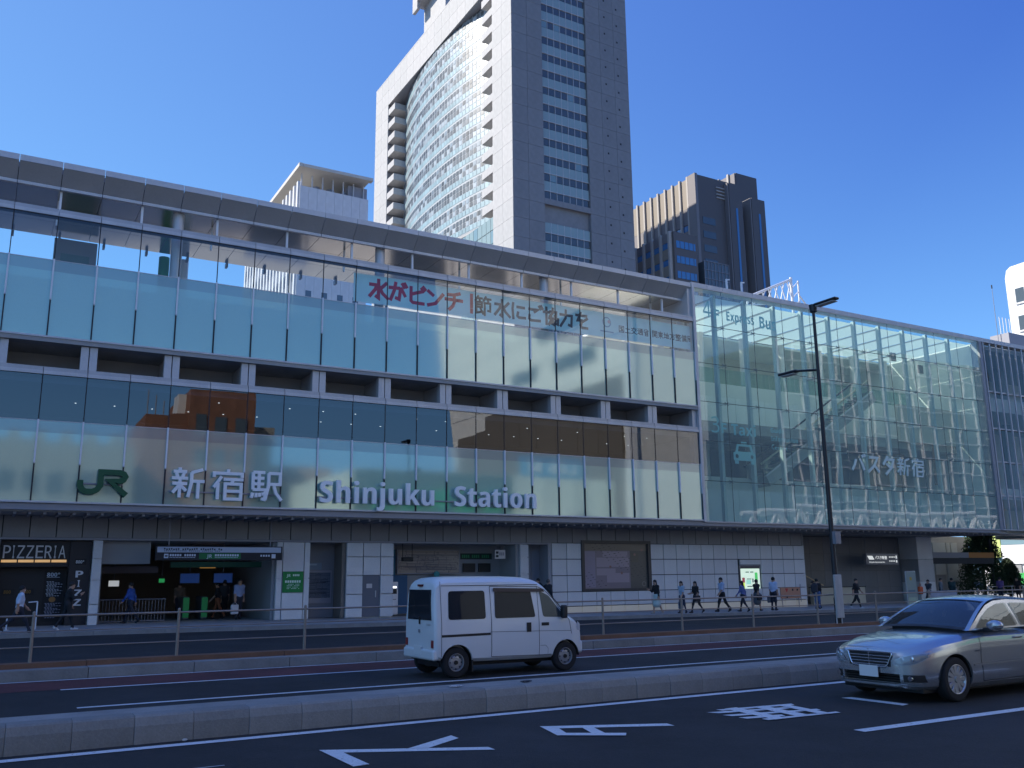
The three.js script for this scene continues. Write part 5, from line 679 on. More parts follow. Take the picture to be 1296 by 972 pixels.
// ---------------------------------------------------------------- people
const SK = [0.42, 0.25, 0.17];
function figure(o) {
  // joints in metres for a 1.70 m person facing +x; o.stride swings the legs, o.arm gives [shoulder, elbow] angles for both arms
  const B = [], bone = (a, b, ra, rb, tag) => B.push({ a, b, ra, rb, tag }), f = o.female ? 0.92 : 1, hip = 0.92, lean = o.lean ?? 0.02;
  const sw = (side) => o.stride * side, leg = (s) => {
    const H = [0, hip, s * 0.09], t = o.sit ? 1.42 : sw(s), K = [Math.sin(t) * 0.42, hip - Math.cos(t) * 0.42, s * 0.092], kb = o.sit ? 0.35 : t < 0 ? t - 0.45 * Math.min(1, -t * 2.2) : t - 0.08, A = [K[0] + Math.sin(kb) * 0.42, K[1] - Math.cos(kb) * 0.42, s * 0.095];
    const low = o.skirt ? 'skin' : o.shorts ? 'skin' : 'bottom'; bone(H, K, 0.088 * f, 0.062 * f, 'bottom'); bone(K, A, 0.058 * f, 0.04 * f, low); const toe = kb < -0.3 ? [0.1, -0.12] : [0.16, -0.035]; bone([A[0] - 0.03, A[1] - 0.03, A[2]], [A[0] + toe[0], A[1] + toe[1], A[2]], 0.042, 0.032, 'shoe'); return A;
  };
  const a1 = leg(1), a2 = leg(-1), low = Math.min(a1[1], a2[1]) - 0.07;
  const up = (y) => (y - hip) * lean * 2, S = (s) => [up(1.40), 1.395, s * 0.175 * f];
  bone([0, hip - 0.02, 0.05], [0, hip - 0.02, -0.05], 0.115 * f, 0.115 * f, 'bottom'); bone([0, hip + 0.08, 0], [up(1.25), 1.25, 0], 0.115 * f, 0.135 * f, 'top'); bone([up(1.22), 1.22, 0.07 * f], [up(1.34), 1.34, 0.09 * f], 0.105 * f, 0.085 * f, 'top'); bone([up(1.22), 1.22, -0.07 * f], [up(1.34), 1.34, -0.09 * f], 0.105 * f, 0.085 * f, 'top'); bone(S(1), S(-1), 0.062, 0.062, 'top');
  if (o.skirt) bone([0, hip - 0.02, 0], [0, hip - 0.40, 0], 0.14, 0.19, 'bottom');
  const nx = up(1.5) + (o.headDown ? 0.03 : 0.01); bone([up(1.42), 1.42, 0], [nx, 1.5, 0], 0.05 * f, 0.048 * f, 'skin'); const hd = [nx + 0.015 + (o.headDown ? 0.02 : 0), 1.595, 0]; bone([hd[0] + 0.012, 1.545, 0], [hd[0], 1.63, 0], 0.075, 0.088, 'skin');
  const hands = []; [1, -1].forEach((s, i) => { const [sh, el] = o.arm[i], P = S(s), E = [P[0] + Math.sin(sh) * 0.29, P[1] - Math.cos(sh) * 0.29, P[2] + s * 0.03], w = sh + el, Wr = [E[0] + Math.sin(w) * 0.25, E[1] - Math.cos(w) * 0.25, E[2] - (el > 1 ? s * 0.06 : 0)]; bone(P, E, 0.052 * f, 0.04 * f, 'top'); bone(E, Wr, 0.038 * f, 0.027 * f, o.longSleeve ? 'top' : 'skin'); const Hd = [Wr[0] + Math.sin(w) * 0.08, Wr[1] - Math.cos(w) * 0.08, Wr[2]]; bone(Wr, Hd, 0.03, 0.032, 'skin'); hands.push({ Hd, w, s }); });
  return { B, hd, hands, low };
}
const poseCache = new Map();
function bodyGeo(o) {
  const key = JSON.stringify([o.female, o.stride, o.arm, o.skirt, o.shorts, o.longSleeve, o.headDown, o.lean, o.sit]);
  if (!poseCache.has(key)) {
    const F = figure(o), R = 88, mc = new MarchingCubes(R, new THREE.MeshBasicMaterial(), false, false, 60000), half = 0.95, cy = 0.86; mc.reset(); mc.isolation = 0;
    const field = mc.field; field.fill(-1);
    const d2 = (p, b) => { const ax = b.a[0], ay = b.a[1], az = b.a[2], dx = b.b[0] - ax, dy = b.b[1] - ay, dz = b.b[2] - az, L = dx * dx + dy * dy + dz * dz + 1e-9; let t = ((p[0] - ax) * dx + (p[1] - ay) * dy + (p[2] - az) * dz) / L; t = t < 0 ? 0 : t > 1 ? 1 : t; return Math.hypot(p[0] - ax - dx * t, p[1] - ay - dy * t, p[2] - az - dz * t) - (b.ra + (b.rb - b.ra) * t); };
    for (let z = 0; z < R; z++) { const pz = (z - R / 2) / (R / 2) * half; if (Math.abs(pz) > 0.38) continue; for (let y = 0; y < R; y++) { const py = (y - R / 2) / (R / 2) * half + cy; for (let x = 0; x < R; x++) { const px = (x - R / 2) / (R / 2) * half; if (Math.abs(px) > 0.72) continue; let e = 0; const k = 34; for (const b of F.B) { const d = d2([px, py, pz], b); if (d < 0.25) e += Math.exp(-k * d); } field[z * R * R + y * R + x] = e > 0 ? Math.log(e) / k : -1; } } }
    mc.update(); const n = mc.count ?? mc.geometry.drawRange.count, P = new Float32Array(mc.positionArray.slice(0, n * 3)), N = new Float32Array(mc.normalArray.slice(0, n * 3)), tags = [];
    for (let i = 0; i < n; i++) { const p = [P[i * 3] * half, P[i * 3 + 1] * half + cy, P[i * 3 + 2] * half]; P[i * 3] = p[0]; P[i * 3 + 1] = p[1]; P[i * 3 + 2] = p[2]; let best = 9, tg = 'top'; for (const b of F.B) { const d = d2(p, b); if (d < best) { best = d; tg = b.tag; } } tags.push(tg); }
    const g = new THREE.BufferGeometry(); g.setAttribute('position', new THREE.BufferAttribute(P, 3)); g.setAttribute('normal', new THREE.BufferAttribute(N, 3));
    // fingers, ears, nose and eyes
    const extra = [], add = (geo, tg) => { geo = geo.index ? geo.toNonIndexed() : geo; geo.deleteAttribute('uv'); extra.push(geo); for (let i = 0; i < geo.attributes.position.count; i++) tags.push(tg); };
    for (const h of F.hands) for (let k = 0; k < 5; k++) { const th = k === 4, dz = th ? 0 : (k - 1.5) * 0.018, len = th ? 0.05 : [0.06, 0.07, 0.066, 0.05][k], b0 = [h.Hd[0] + (th ? 0.02 : 0.01), h.Hd[1], h.Hd[2] + dz], w1 = h.w + (th ? 0.7 : 0.15), b1 = [b0[0] + Math.sin(w1) * len * 0.6, b0[1] - Math.cos(w1) * len * 0.6, b0[2]], w2 = w1 + 0.5, b2 = [b1[0] + Math.sin(w2) * len * 0.5, b1[1] - Math.cos(w2) * len * 0.5, b1[2]]; add(cylBetween(V3(...b0), V3(...b1), 0.0095, 0.009, 5), 'skin'); add(cylBetween(V3(...b1), V3(...b2), 0.009, 0.007, 5), 'skin'); }
    const hd = F.hd; add(new THREE.SphereGeometry(0.016, 6, 5).translate(hd[0] + 0.095, 1.59, 0), 'skin'); for (const s of [-1, 1]) { add(new THREE.SphereGeometry(0.022, 6, 5).scale(0.6, 1.2, 0.5).translate(hd[0] - 0.005, 1.6, s * 0.084), 'skin'); add(new THREE.SphereGeometry(0.01, 6, 5).translate(hd[0] + 0.082, 1.612, s * 0.032), 'eye'); } add(new THREE.SphereGeometry(0.014, 6, 5).scale(0.5, 0.35, 1.4).translate(hd[0] + 0.085, 1.548, 0), 'lip');
    poseCache.set(key, { g: mergeGeometries([g, ...extra]), tags, hd, hands: F.hands, low: F.low });
  }
  return poseCache.get(key);
}
const personMat = std([1, 1, 1], 0.75, { vertexColors: true });
function person(label, x, z, H, face, o) {
  o = { stride: 0.4, arm: [[-0.35, 0.25], [0.35, 0.35]], ...o };
  const b = bodyGeo(o), g = b.g.clone(), n = g.attributes.position.count, col = new Float32Array(n * 3), map = { skin: SK, top: o.top, bottom: o.bottom, shoe: o.shoe ?? [0.02, 0.02, 0.022], eye: [0.02, 0.015, 0.015], lip: [0.3, 0.12, 0.1] };
  for (let i = 0; i < n; i++) col.set(map[b.tags[i]], i * 3); g.setAttribute('color', new THREE.BufferAttribute(col, 3));
  const y0 = o.y ?? (0.145 + dip(x)), p = thing('person', label, 'person', [x, o.hip ? o.hip - 0.92 * H / 1.7 : y0 - b.low * H / 1.7, z], face, o.group); p.scale.setScalar(H / 1.7); mesh('body', g, personMat, p);
  const hm = std(o.hair ?? [0.012, 0.01, 0.01], 0.6), hx = b.hd[0], hair = new THREE.SphereGeometry(0.106, 14, 10, 0, 6.3, 0, 1.95).scale(1.0, 1.02, 0.93).rotateZ(0.42).translate(hx - 0.016, 1.628, 0);
  const hs = [hair]; if (o.longHair) { hs.push(new THREE.SphereGeometry(0.1, 12, 10).scale(0.6, 1.9, 0.95).translate(hx - 0.07, 1.5, 0)); } const hg = mergeGeometries(hs.map((q) => { q.deleteAttribute('uv'); return q; })); mesh('hair', hg, hm, p);
  if (o.mask) mesh('face_mask', new THREE.SphereGeometry(0.06, 10, 8).scale(0.5, 0.75, 1).translate(hx + 0.062, 1.555, 0), std([0.8, 0.8, 0.82], 0.8), p);
  if (o.cardigan) { const c = new THREE.CylinderGeometry(0.15, 0.2, 0.75, 16, 1, true, 0.9, 4.48).rotateY(Math.PI / 2).scale(0.85, 1, 1.1).translate(0, 1.05, 0); mesh('cardigan', c, std(o.cardigan, 0.85, { side: THREE.DoubleSide }), p); }
  p.userData.hands = undefined; delete p.userData.hands; return { p, hand: (i) => { const h = b.hands[i].Hd, v = V3(h[0], h[1] - 0.05, h[2]).multiplyScalar(H / 1.7); v.applyAxisAngle(V3(0, 1, 0), face); return v.add(p.position); } };
}
function bag(label, at, w, h, d, color, turn, strap) {
  const o = thing('bag', label, 'bag', [at.x, at.y - h - (strap ? 0.02 : 0.1), at.z], turn), m = std(color, 0.75); mesh('sack', new RoundedBoxGeometry(w, h, d, 3, Math.min(w, h, d) * 0.35).translate(0, h / 2, 0), m, o);
  mesh('strap', new THREE.TorusGeometry(w * 0.3, 0.012, 6, 16, Math.PI).scale(1, strap ? 1.6 : 0.9, 1).translate(0, h * 0.95, 0), m, o); return o;
}
const navy = [0.02, 0.022, 0.035], blk = [0.014, 0.014, 0.016], wht = [0.62, 0.64, 0.7], ltb = [0.36, 0.45, 0.62], E0 = 0, W0 = Math.PI, still = { stride: 0.05, arm: [[0.05, 0.12], [-0.05, 0.15]] };
{
  person('walking person in a white shirt, dark trousers and face mask by the shop', 1.24, -36.6, 1.66, 0.1, { top: [0.55, 0.62, 0.75], bottom: navy, mask: true, stride: 0.5 });
  person('person in black clothes and white shoes before the pizza shop holding a phone', 2.83, -37.6, 1.72, 0.05, { top: blk, bottom: blk, shoe: [0.55, 0.55, 0.56], arm: [[0.5, 1.6], [0.1, 0.3]], stride: 0.28, headDown: true, longSleeve: true });
  const b = person('person in a bright blue top walking into the station entrance', 5.49, -41.6, 1.68, 2.6, { top: [0.03, 0.09, 0.36], bottom: navy, y: 0.15, longSleeve: true, stride: 0.35 }); bag('small dark handbag carried by the person in blue', b.hand(0), 0.26, 0.2, 0.1, [0.03, 0.03, 0.035], 0.2);
  person('person in a brown top at the ticket gates', 8.0, -44.9, 1.62, 1.4, { ...still, top: [0.14, 0.1, 0.07], bottom: navy, y: 0.15 });
  person('person in dark clothes and orange trousers inside the entrance', 9.45, -43.6, 1.6, 2.8, { top: blk, bottom: [0.25, 0.08, 0.03], y: 0.15, stride: 0.3 }); person('person in dark grey standing behind the shirted man inside', 9.95, -44.6, 1.7, 1.6, { ...still, top: [0.04, 0.04, 0.045], bottom: blk, y: 0.15 });
  const s = person('person in a pale blue shirt with a white bag inside the entrance', 10.05, -42.2, 1.74, -1.4, { ...still, top: [0.28, 0.34, 0.52], bottom: navy, y: 0.15 }); bag('large white paper bag hanging by the shirted person', s.hand(0), 0.36, 0.42, 0.12, [0.6, 0.62, 0.66], 0.3);
  person('dark-haired person behind the van roof beside the recess', 24.75, -40.6, 1.74, W0, { ...still, top: blk, bottom: navy }); person('person in black with greying hair behind the van bonnet', 24.55, -39.4, 1.7, 0.3, { ...still, top: [0.02, 0.02, 0.025], bottom: navy, hair: [0.09, 0.08, 0.075], longSleeve: true });
  person('long-haired person in a dark cardigan and pale skirt holding a phone', 29.61, -37.2, 1.66, W0, { female: true, longHair: true, skirt: true, top: blk, bottom: [0.46, 0.54, 0.5], longSleeve: true, stride: 0.22, arm: [[0.4, 1.5], [-0.1, 0.2]], headDown: true, shoe: [0.3, 0.28, 0.26] });
  const w1 = person('person in a pale blue blouse and jeans beside the person in black', 31.0, -36.9, 1.58, W0 + 0.2, { female: true, longHair: true, top: [0.34, 0.43, 0.52], bottom: [0.025, 0.035, 0.07], stride: 0.16 }); bag('grey tote bag carried by the person in the pale blouse', w1.hand(0), 0.3, 0.36, 0.12, [0.3, 0.33, 0.36], 0);
  const w2 = person('person in black with a dark shoulder bag walking by the panel wall', 31.75, -36.7, 1.6, W0, { female: true, longHair: true, top: blk, bottom: [0.02, 0.02, 0.024], stride: 0.34, arm: [[0.2, 1.2], [-0.1, 0.8]] }); bag('big dark shoulder bag of the person in black', w2.hand(1).add(V3(0.1, 0.18, 0)), 0.42, 0.32, 0.16, [0.025, 0.022, 0.024], 0.1, true);
  person('person in a pale blue shirt and dark trousers leading the pair', 33.97, -37.2, 1.78, W0 - 0.2, { top: ltb, bottom: blk, stride: 0.3 }); person('shorter person in a white shirt behind the pale blue shirt', 34.9, -38.2, 1.62, W0, { top: wht, bottom: blk, stride: 0.4, hair: [0.05, 0.045, 0.04] });
  person('person in a blue top and dark trousers before the lit poster', 34.96, -36.7, 1.6, 2.0, { female: true, longHair: true, top: [0.1, 0.14, 0.34], bottom: navy, stride: 0.3, longSleeve: true });
  const w3 = person('person in a black top and grey skirt beside the lit poster', 36.44, -37.2, 1.66, 0.1, { female: true, top: blk, bottom: [0.09, 0.1, 0.11], skirt: true, stride: 0.24, shoe: blk }); bag('black handbag at the elbow of the person by the poster', w3.hand(0).add(V3(0.1, 0.25, 0)), 0.36, 0.28, 0.12, [0.015, 0.015, 0.018], 0.1); bag('maroon bag behind the person by the poster', w3.hand(1).add(V3(-0.1, 0.08, 0)), 0.24, 0.42, 0.12, [0.06, 0.02, 0.025], 0.1);
  const m = person('person in a white shirt standing by the orange board', 37.7, -37.2, 1.76, 0.2, { ...still, top: [0.5, 0.56, 0.72], bottom: navy }); bag('grey satchel held by the person near the orange board', m.hand(1).add(V3(-0.1, 0.1, 0)), 0.3, 0.34, 0.12, [0.14, 0.15, 0.16], 0.1);
  const c = person('person in dark clothes with a backpack at the dark doorway', 41.3, -37.4, 1.66, 0.6, { ...still, top: blk, bottom: [0.06, 0.12, 0.26], longSleeve: true }); bag('bulging dark backpack on the person at the doorway', c.p.position.clone().add(V3(-0.25, 1.5, 0.05)), 0.28, 0.5, 0.36, [0.03, 0.03, 0.04], 0.5); person('second dark figure crouched at the dark doorway', 42.3, -38.2, 1.52, 2.4, { ...still, top: [0.03, 0.03, 0.04], bottom: blk, lean: 0.3 });
  person('person in a black T-shirt walking past the beige counter', 43.7, -36.7, 1.7, -1.3, { top: blk, bottom: [0.02, 0.02, 0.024], stride: 0.36, shoe: [0.5, 0.5, 0.5] });
  person('dark-haired clerk behind the beige counter by its end', 48.8, -44.4, 1.66, -1.4, { ...still, top: [0.04, 0.045, 0.06], bottom: blk, y: -0.2 }); person('clerk in black behind the middle of the beige counter', 51.2, -44.5, 1.7, -1.4, { ...still, top: blk, bottom: blk, y: -0.2 });
  const q = person('person in a white top with an orange bag before the grey wall', 49.8, -37.6, 1.74, 0.3, { ...still, top: [0.45, 0.46, 0.55], bottom: blk }); bag('bright orange bag slung on the person by the grey wall', q.hand(0).add(V3(0.3, 0.45, 0.1)), 0.42, 0.46, 0.18, [0.55, 0.09, 0.02], 0.2, true);
  person('person in dark grey walking past the white end pillar', 52.8, -38.6, 1.62, W0, { top: [0.05, 0.05, 0.06], bottom: blk }); person('person in a grey jacket near the end shop door', 55.4, -39.6, 1.66, -1.2, { ...still, top: [0.12, 0.14, 0.15], bottom: navy, longSleeve: true }); person('person in dark green near the end shop window', 57.3, -40.1, 1.72, 0.4, { top: [0.02, 0.05, 0.05], bottom: blk, longSleeve: true });
  person('person in purple by the end fence', 64.4, -41.2, 1.7, 0.3, { ...still, top: [0.12, 0.07, 0.2], bottom: navy }); person('person in black at the end of the fence', 68.3, -42.3, 1.66, W0, { ...still, top: blk, bottom: blk });
  person('driver in a grey jacket at the wheel of the white van', 9.16 + 0.42, -16.72 + 0.33, 1.6, 0, { sit: true, hip: 0.78, top: [0.16, 0.17, 0.2], bottom: navy, longSleeve: true, arm: [[0.7, 0.55], [0.7, 0.55]], lean: -0.06 });
  person('driver in a pale shirt inside the silver saloon', 14.03 + 0.05, -9.72 - 0.36, 1.6, W0, { sit: true, hip: 0.56, top: [0.4, 0.4, 0.42], bottom: navy, longSleeve: true, arm: [[0.7, 0.55], [0.7, 0.55]], lean: -0.12 });
}
// ---------------------------------------------------------------- vehicles
// closed body from cross-sections: each station gives [z, y] points from the top middle round to the bottom middle (one half); mirrored
function loft(stations, section, crease = 0.5) {
  const rings = stations.map((x) => { const h = section(x), full = [...h, ...h.slice(1, -1).reverse().map(([z, y]) => [-z, y])]; return full.map(([z, y]) => [x, y, z]); });
  const n = rings[0].length, P = [], I = []; rings.forEach((r) => r.forEach((p) => P.push(...p)));
  for (let i = 0; i < rings.length - 1; i++) for (let k = 0; k < n; k++) { const a = i * n + k, b = i * n + (k + 1) % n, c = a + n, d = b + n; I.push(a, b, c, b, d, c); }
  for (const [i, flip] of [[0, false], [rings.length - 1, true]]) { const c = P.length / 3, m = rings[i].reduce((s, p) => [s[0] + p[0] / n, s[1] + p[1] / n, s[2] + p[2] / n], [0, 0, 0]); P.push(...m); for (let k = 0; k < n; k++) { const a = i * n + k, b = i * n + (k + 1) % n; if (flip) I.push(a, b, c); else I.push(b, a, c); } }
  const g = new THREE.BufferGeometry(); g.setAttribute('position', new THREE.Float32BufferAttribute(P, 3)); g.setIndex(I); g.computeVertexNormals();
  return g;
}
const lerpT = (t, x) => { if (x <= t[0][0]) return t[0][1]; for (let i = 1; i < t.length; i++) if (x <= t[i][0]) { const [a, va] = t[i - 1], [b, vb] = t[i]; let u = (x - a) / (b - a); const m0 = i > 1 ? (vb - t[i - 2][1]) / (b - t[i - 2][0]) : (vb - va) / (b - a), m1 = i < t.length - 1 ? (t[i + 1][1] - va) / (t[i + 1][0] - a) : (vb - va) / (b - a), h = b - a, u2 = u * u, u3 = u2 * u; return (2 * u3 - 3 * u2 + 1) * va + (u3 - 2 * u2 + u) * h * m0 + (-2 * u3 + 3 * u2) * vb + (u3 - u2) * h * m1; } return t[t.length - 1][1]; };
const ev = new Evaluator(); ev.attributes = ['position', 'normal']; ev.useGroups = false;
function carve(geo, cutters, angle = 0.55) {
  let b = new Brush(geo); b.updateMatrixWorld();
  for (const c of cutters) { c.deleteAttribute('uv'); const q = new Brush(c); q.updateMatrixWorld(); b = ev.evaluate(b, q, SUBTRACTION); b.updateMatrixWorld(); }
  let g = b.geometry; g.deleteAttribute('normal'); g = g.index ? g.toNonIndexed() : g; g = mergeVertices(g, 1e-4); return toCreasedNormals(g, angle);
}
function wheel(parent, x, y, z, r, w, side, spokes, rimMat, name = 'wheel') {
  const rim0 = spokes ? 0.66 : 0.57;
  const o = part(parent, name); o.position.set(x, y, z); o.rotation.y = side > 0 ? 0 : Math.PI;
  const tp = [[r * rim0, -w / 2], [r * 0.9, -w / 2], [r * 0.985, -w / 2 + 0.025], [r, -w / 4], [r, w / 4], [r * 0.985, w / 2 - 0.025], [r * 0.9, w / 2], [r * rim0, w / 2 - 0.01]].map(([a, b]) => new THREE.Vector2(a, b));
  mesh('tyre', new THREE.LatheGeometry(tp, 40).rotateX(Math.PI / 2), std([0.018, 0.018, 0.02], 0.85), o);
  const R = r * (rim0 + 0.01), parts = [];
  const rim = new THREE.LatheGeometry([[R * 0.86, w / 2 - 0.05], [R * 0.93, w / 2 - 0.012], [R, w / 2 - 0.006], [R, -w / 2], [R * 0.86, -w / 2]].map(([a, b]) => new THREE.Vector2(a, b)), 40).rotateX(Math.PI / 2); mesh('rim', rim, rimMat, o);
  const disc = new THREE.CylinderGeometry(R * 0.88, R * 0.88, 0.02, 30).rotateX(Math.PI / 2).translate(0, 0, -0.02); mesh('brake_disc', disc, std([0.03, 0.03, 0.035], 0.6), o);
  if (spokes) { for (let k = 0; k < spokes; k++) { const a = k / spokes * 6.283, s = new THREE.Shape([[0.03, -0.016], [R * 0.9, -0.03], [R * 0.9, 0.03], [0.03, 0.016]].map(([p, q]) => new THREE.Vector2(p, q))), g = new THREE.ExtrudeGeometry(s, { depth: 0.03, bevelEnabled: true, bevelSize: 0.006, bevelThickness: 0.006, bevelSegments: 1 }).rotateZ(a).translate(0, 0, w / 2 - 0.055); mesh('spoke', g, rimMat, o); } mesh('hub', new THREE.CylinderGeometry(0.045, 0.05, 0.03, 16).rotateX(Math.PI / 2).translate(0, 0, w / 2 - 0.02), rimMat, o); }
  else { const dish = new THREE.LatheGeometry([[0, 0.01], [0.05, 0.012], [0.06, 0.0], [R * 0.5, 0.012], [R * 0.72, 0.0], [R * 0.88, -0.02]].map(([a, b]) => new THREE.Vector2(a, b)), 30).rotateX(Math.PI / 2).translate(0, 0, w / 2 - 0.04); mesh('disc', dish, rimMat, o); for (let k = 0; k < 8; k++) { const a = k / 8 * 6.283; mesh('vent_hole', new THREE.CylinderGeometry(0.013, 0.013, 0.012, 8).rotateX(Math.PI / 2).translate(Math.cos(a) * R * 0.72, Math.sin(a) * R * 0.72, w / 2 - 0.034), M.black, o); } mesh('hub', new THREE.CylinderGeometry(0.035, 0.045, 0.04, 12).rotateX(Math.PI / 2).translate(0, 0, w / 2 - 0.02), M.black, o); }
  return o;
}
const vanGlass = phy([0.22, 0.26, 0.27], 0.0, { transmission: 0.85, thickness: 0, ior: 1.5, specularIntensity: 0.6 }), carGlass = phy([0.30, 0.36, 0.38], 0.0, { transmission: 1, thickness: 0, ior: 1.75 }), privacy = phy([0.04, 0.045, 0.055], 0.02, { transmission: 0.35, thickness: 0, ior: 1.5, specularIntensity: 0.35 }), trim = std([0.02, 0.02, 0.022], 0.5);
// a rounded polygon laid on a side surface z = f(x, y) with a small stand-off
function sidePanel(parent, name, mat, pts, f, off, side, rad = 0.05, grid = 1) {
  const s = new THREE.Shape(), n = pts.length;
  pts.forEach(([x, y], i) => { const [px, py] = pts[(i + n - 1) % n], [qx, qy] = pts[(i + 1) % n], la = Math.hypot(px - x, py - y), lb = Math.hypot(qx - x, qy - y), r = Math.min(rad, la / 2.2, lb / 2.2), ax = x + (px - x) / la * r, ay = y + (py - y) / la * r, bxx = x + (qx - x) / lb * r, by = y + (qy - y) / lb * r; i ? s.lineTo(ax, ay) : s.moveTo(ax, ay); s.quadraticCurveTo(x, y, bxx, by); });
  let g = new THREE.ShapeGeometry(s, 5); g.deleteAttribute('uv');
  for (let k = 0; k < grid; k++) g = splitLong(g, 0.16);
  const p = g.attributes.position; for (let i = 0; i < p.count; i++) p.setZ(i, side * (f(p.getX(i), p.getY(i)) + off));
  if (side < 0) g.index.array.reverse(); g.computeVertexNormals(); return mesh(name, g, mat, parent);
}
function splitLong(g, len) { // halve long triangle edges so that a flat shape can follow a curved side
  let tri = []; const p = g.attributes.position, ix = g.index.array; for (let i = 0; i < ix.length; i += 3) tri.push([0, 1, 2].map((k) => [p.getX(ix[i + k]), p.getY(ix[i + k])]));
  for (let pass = 0; pass < 8; pass++) { const out = []; let any = false; for (const t of tri) { const d = [0, 1, 2].map((k) => Math.hypot(t[k][0] - t[(k + 1) % 3][0], t[k][1] - t[(k + 1) % 3][1])), m = d.indexOf(Math.max(...d)); if (d[m] > len) { any = true; const a = t[m], b = t[(m + 1) % 3], c = t[(m + 2) % 3], h = [(a[0] + b[0]) / 2, (a[1] + b[1]) / 2]; out.push([a, h, c], [h, b, c]); } else out.push(t); } tri = out; if (!any) break; }
  const q = new THREE.BufferGeometry(); q.setAttribute('position', new THREE.Float32BufferAttribute(tri.flat().flatMap(([x, y]) => [x, y, 0]), 3)); return mergeVertices(q, 1e-5);
}
const outline = (pts, w) => { const r = [...pts, pts[0]]; return r; };
function sideLine(parent, name, mat, pts, w, f, off, side) { const s = ribbon(pts, w); let g = new THREE.ShapeGeometry(s); g.deleteAttribute('uv'); g = splitLong(g, 0.12); const p = g.attributes.position; for (let i = 0; i < p.count; i++) p.setZ(i, side * (f(p.getX(i), p.getY(i)) + off)); if (side < 0) g.index.array.reverse(); g.computeVertexNormals(); return mesh(name, g, mat, parent); }

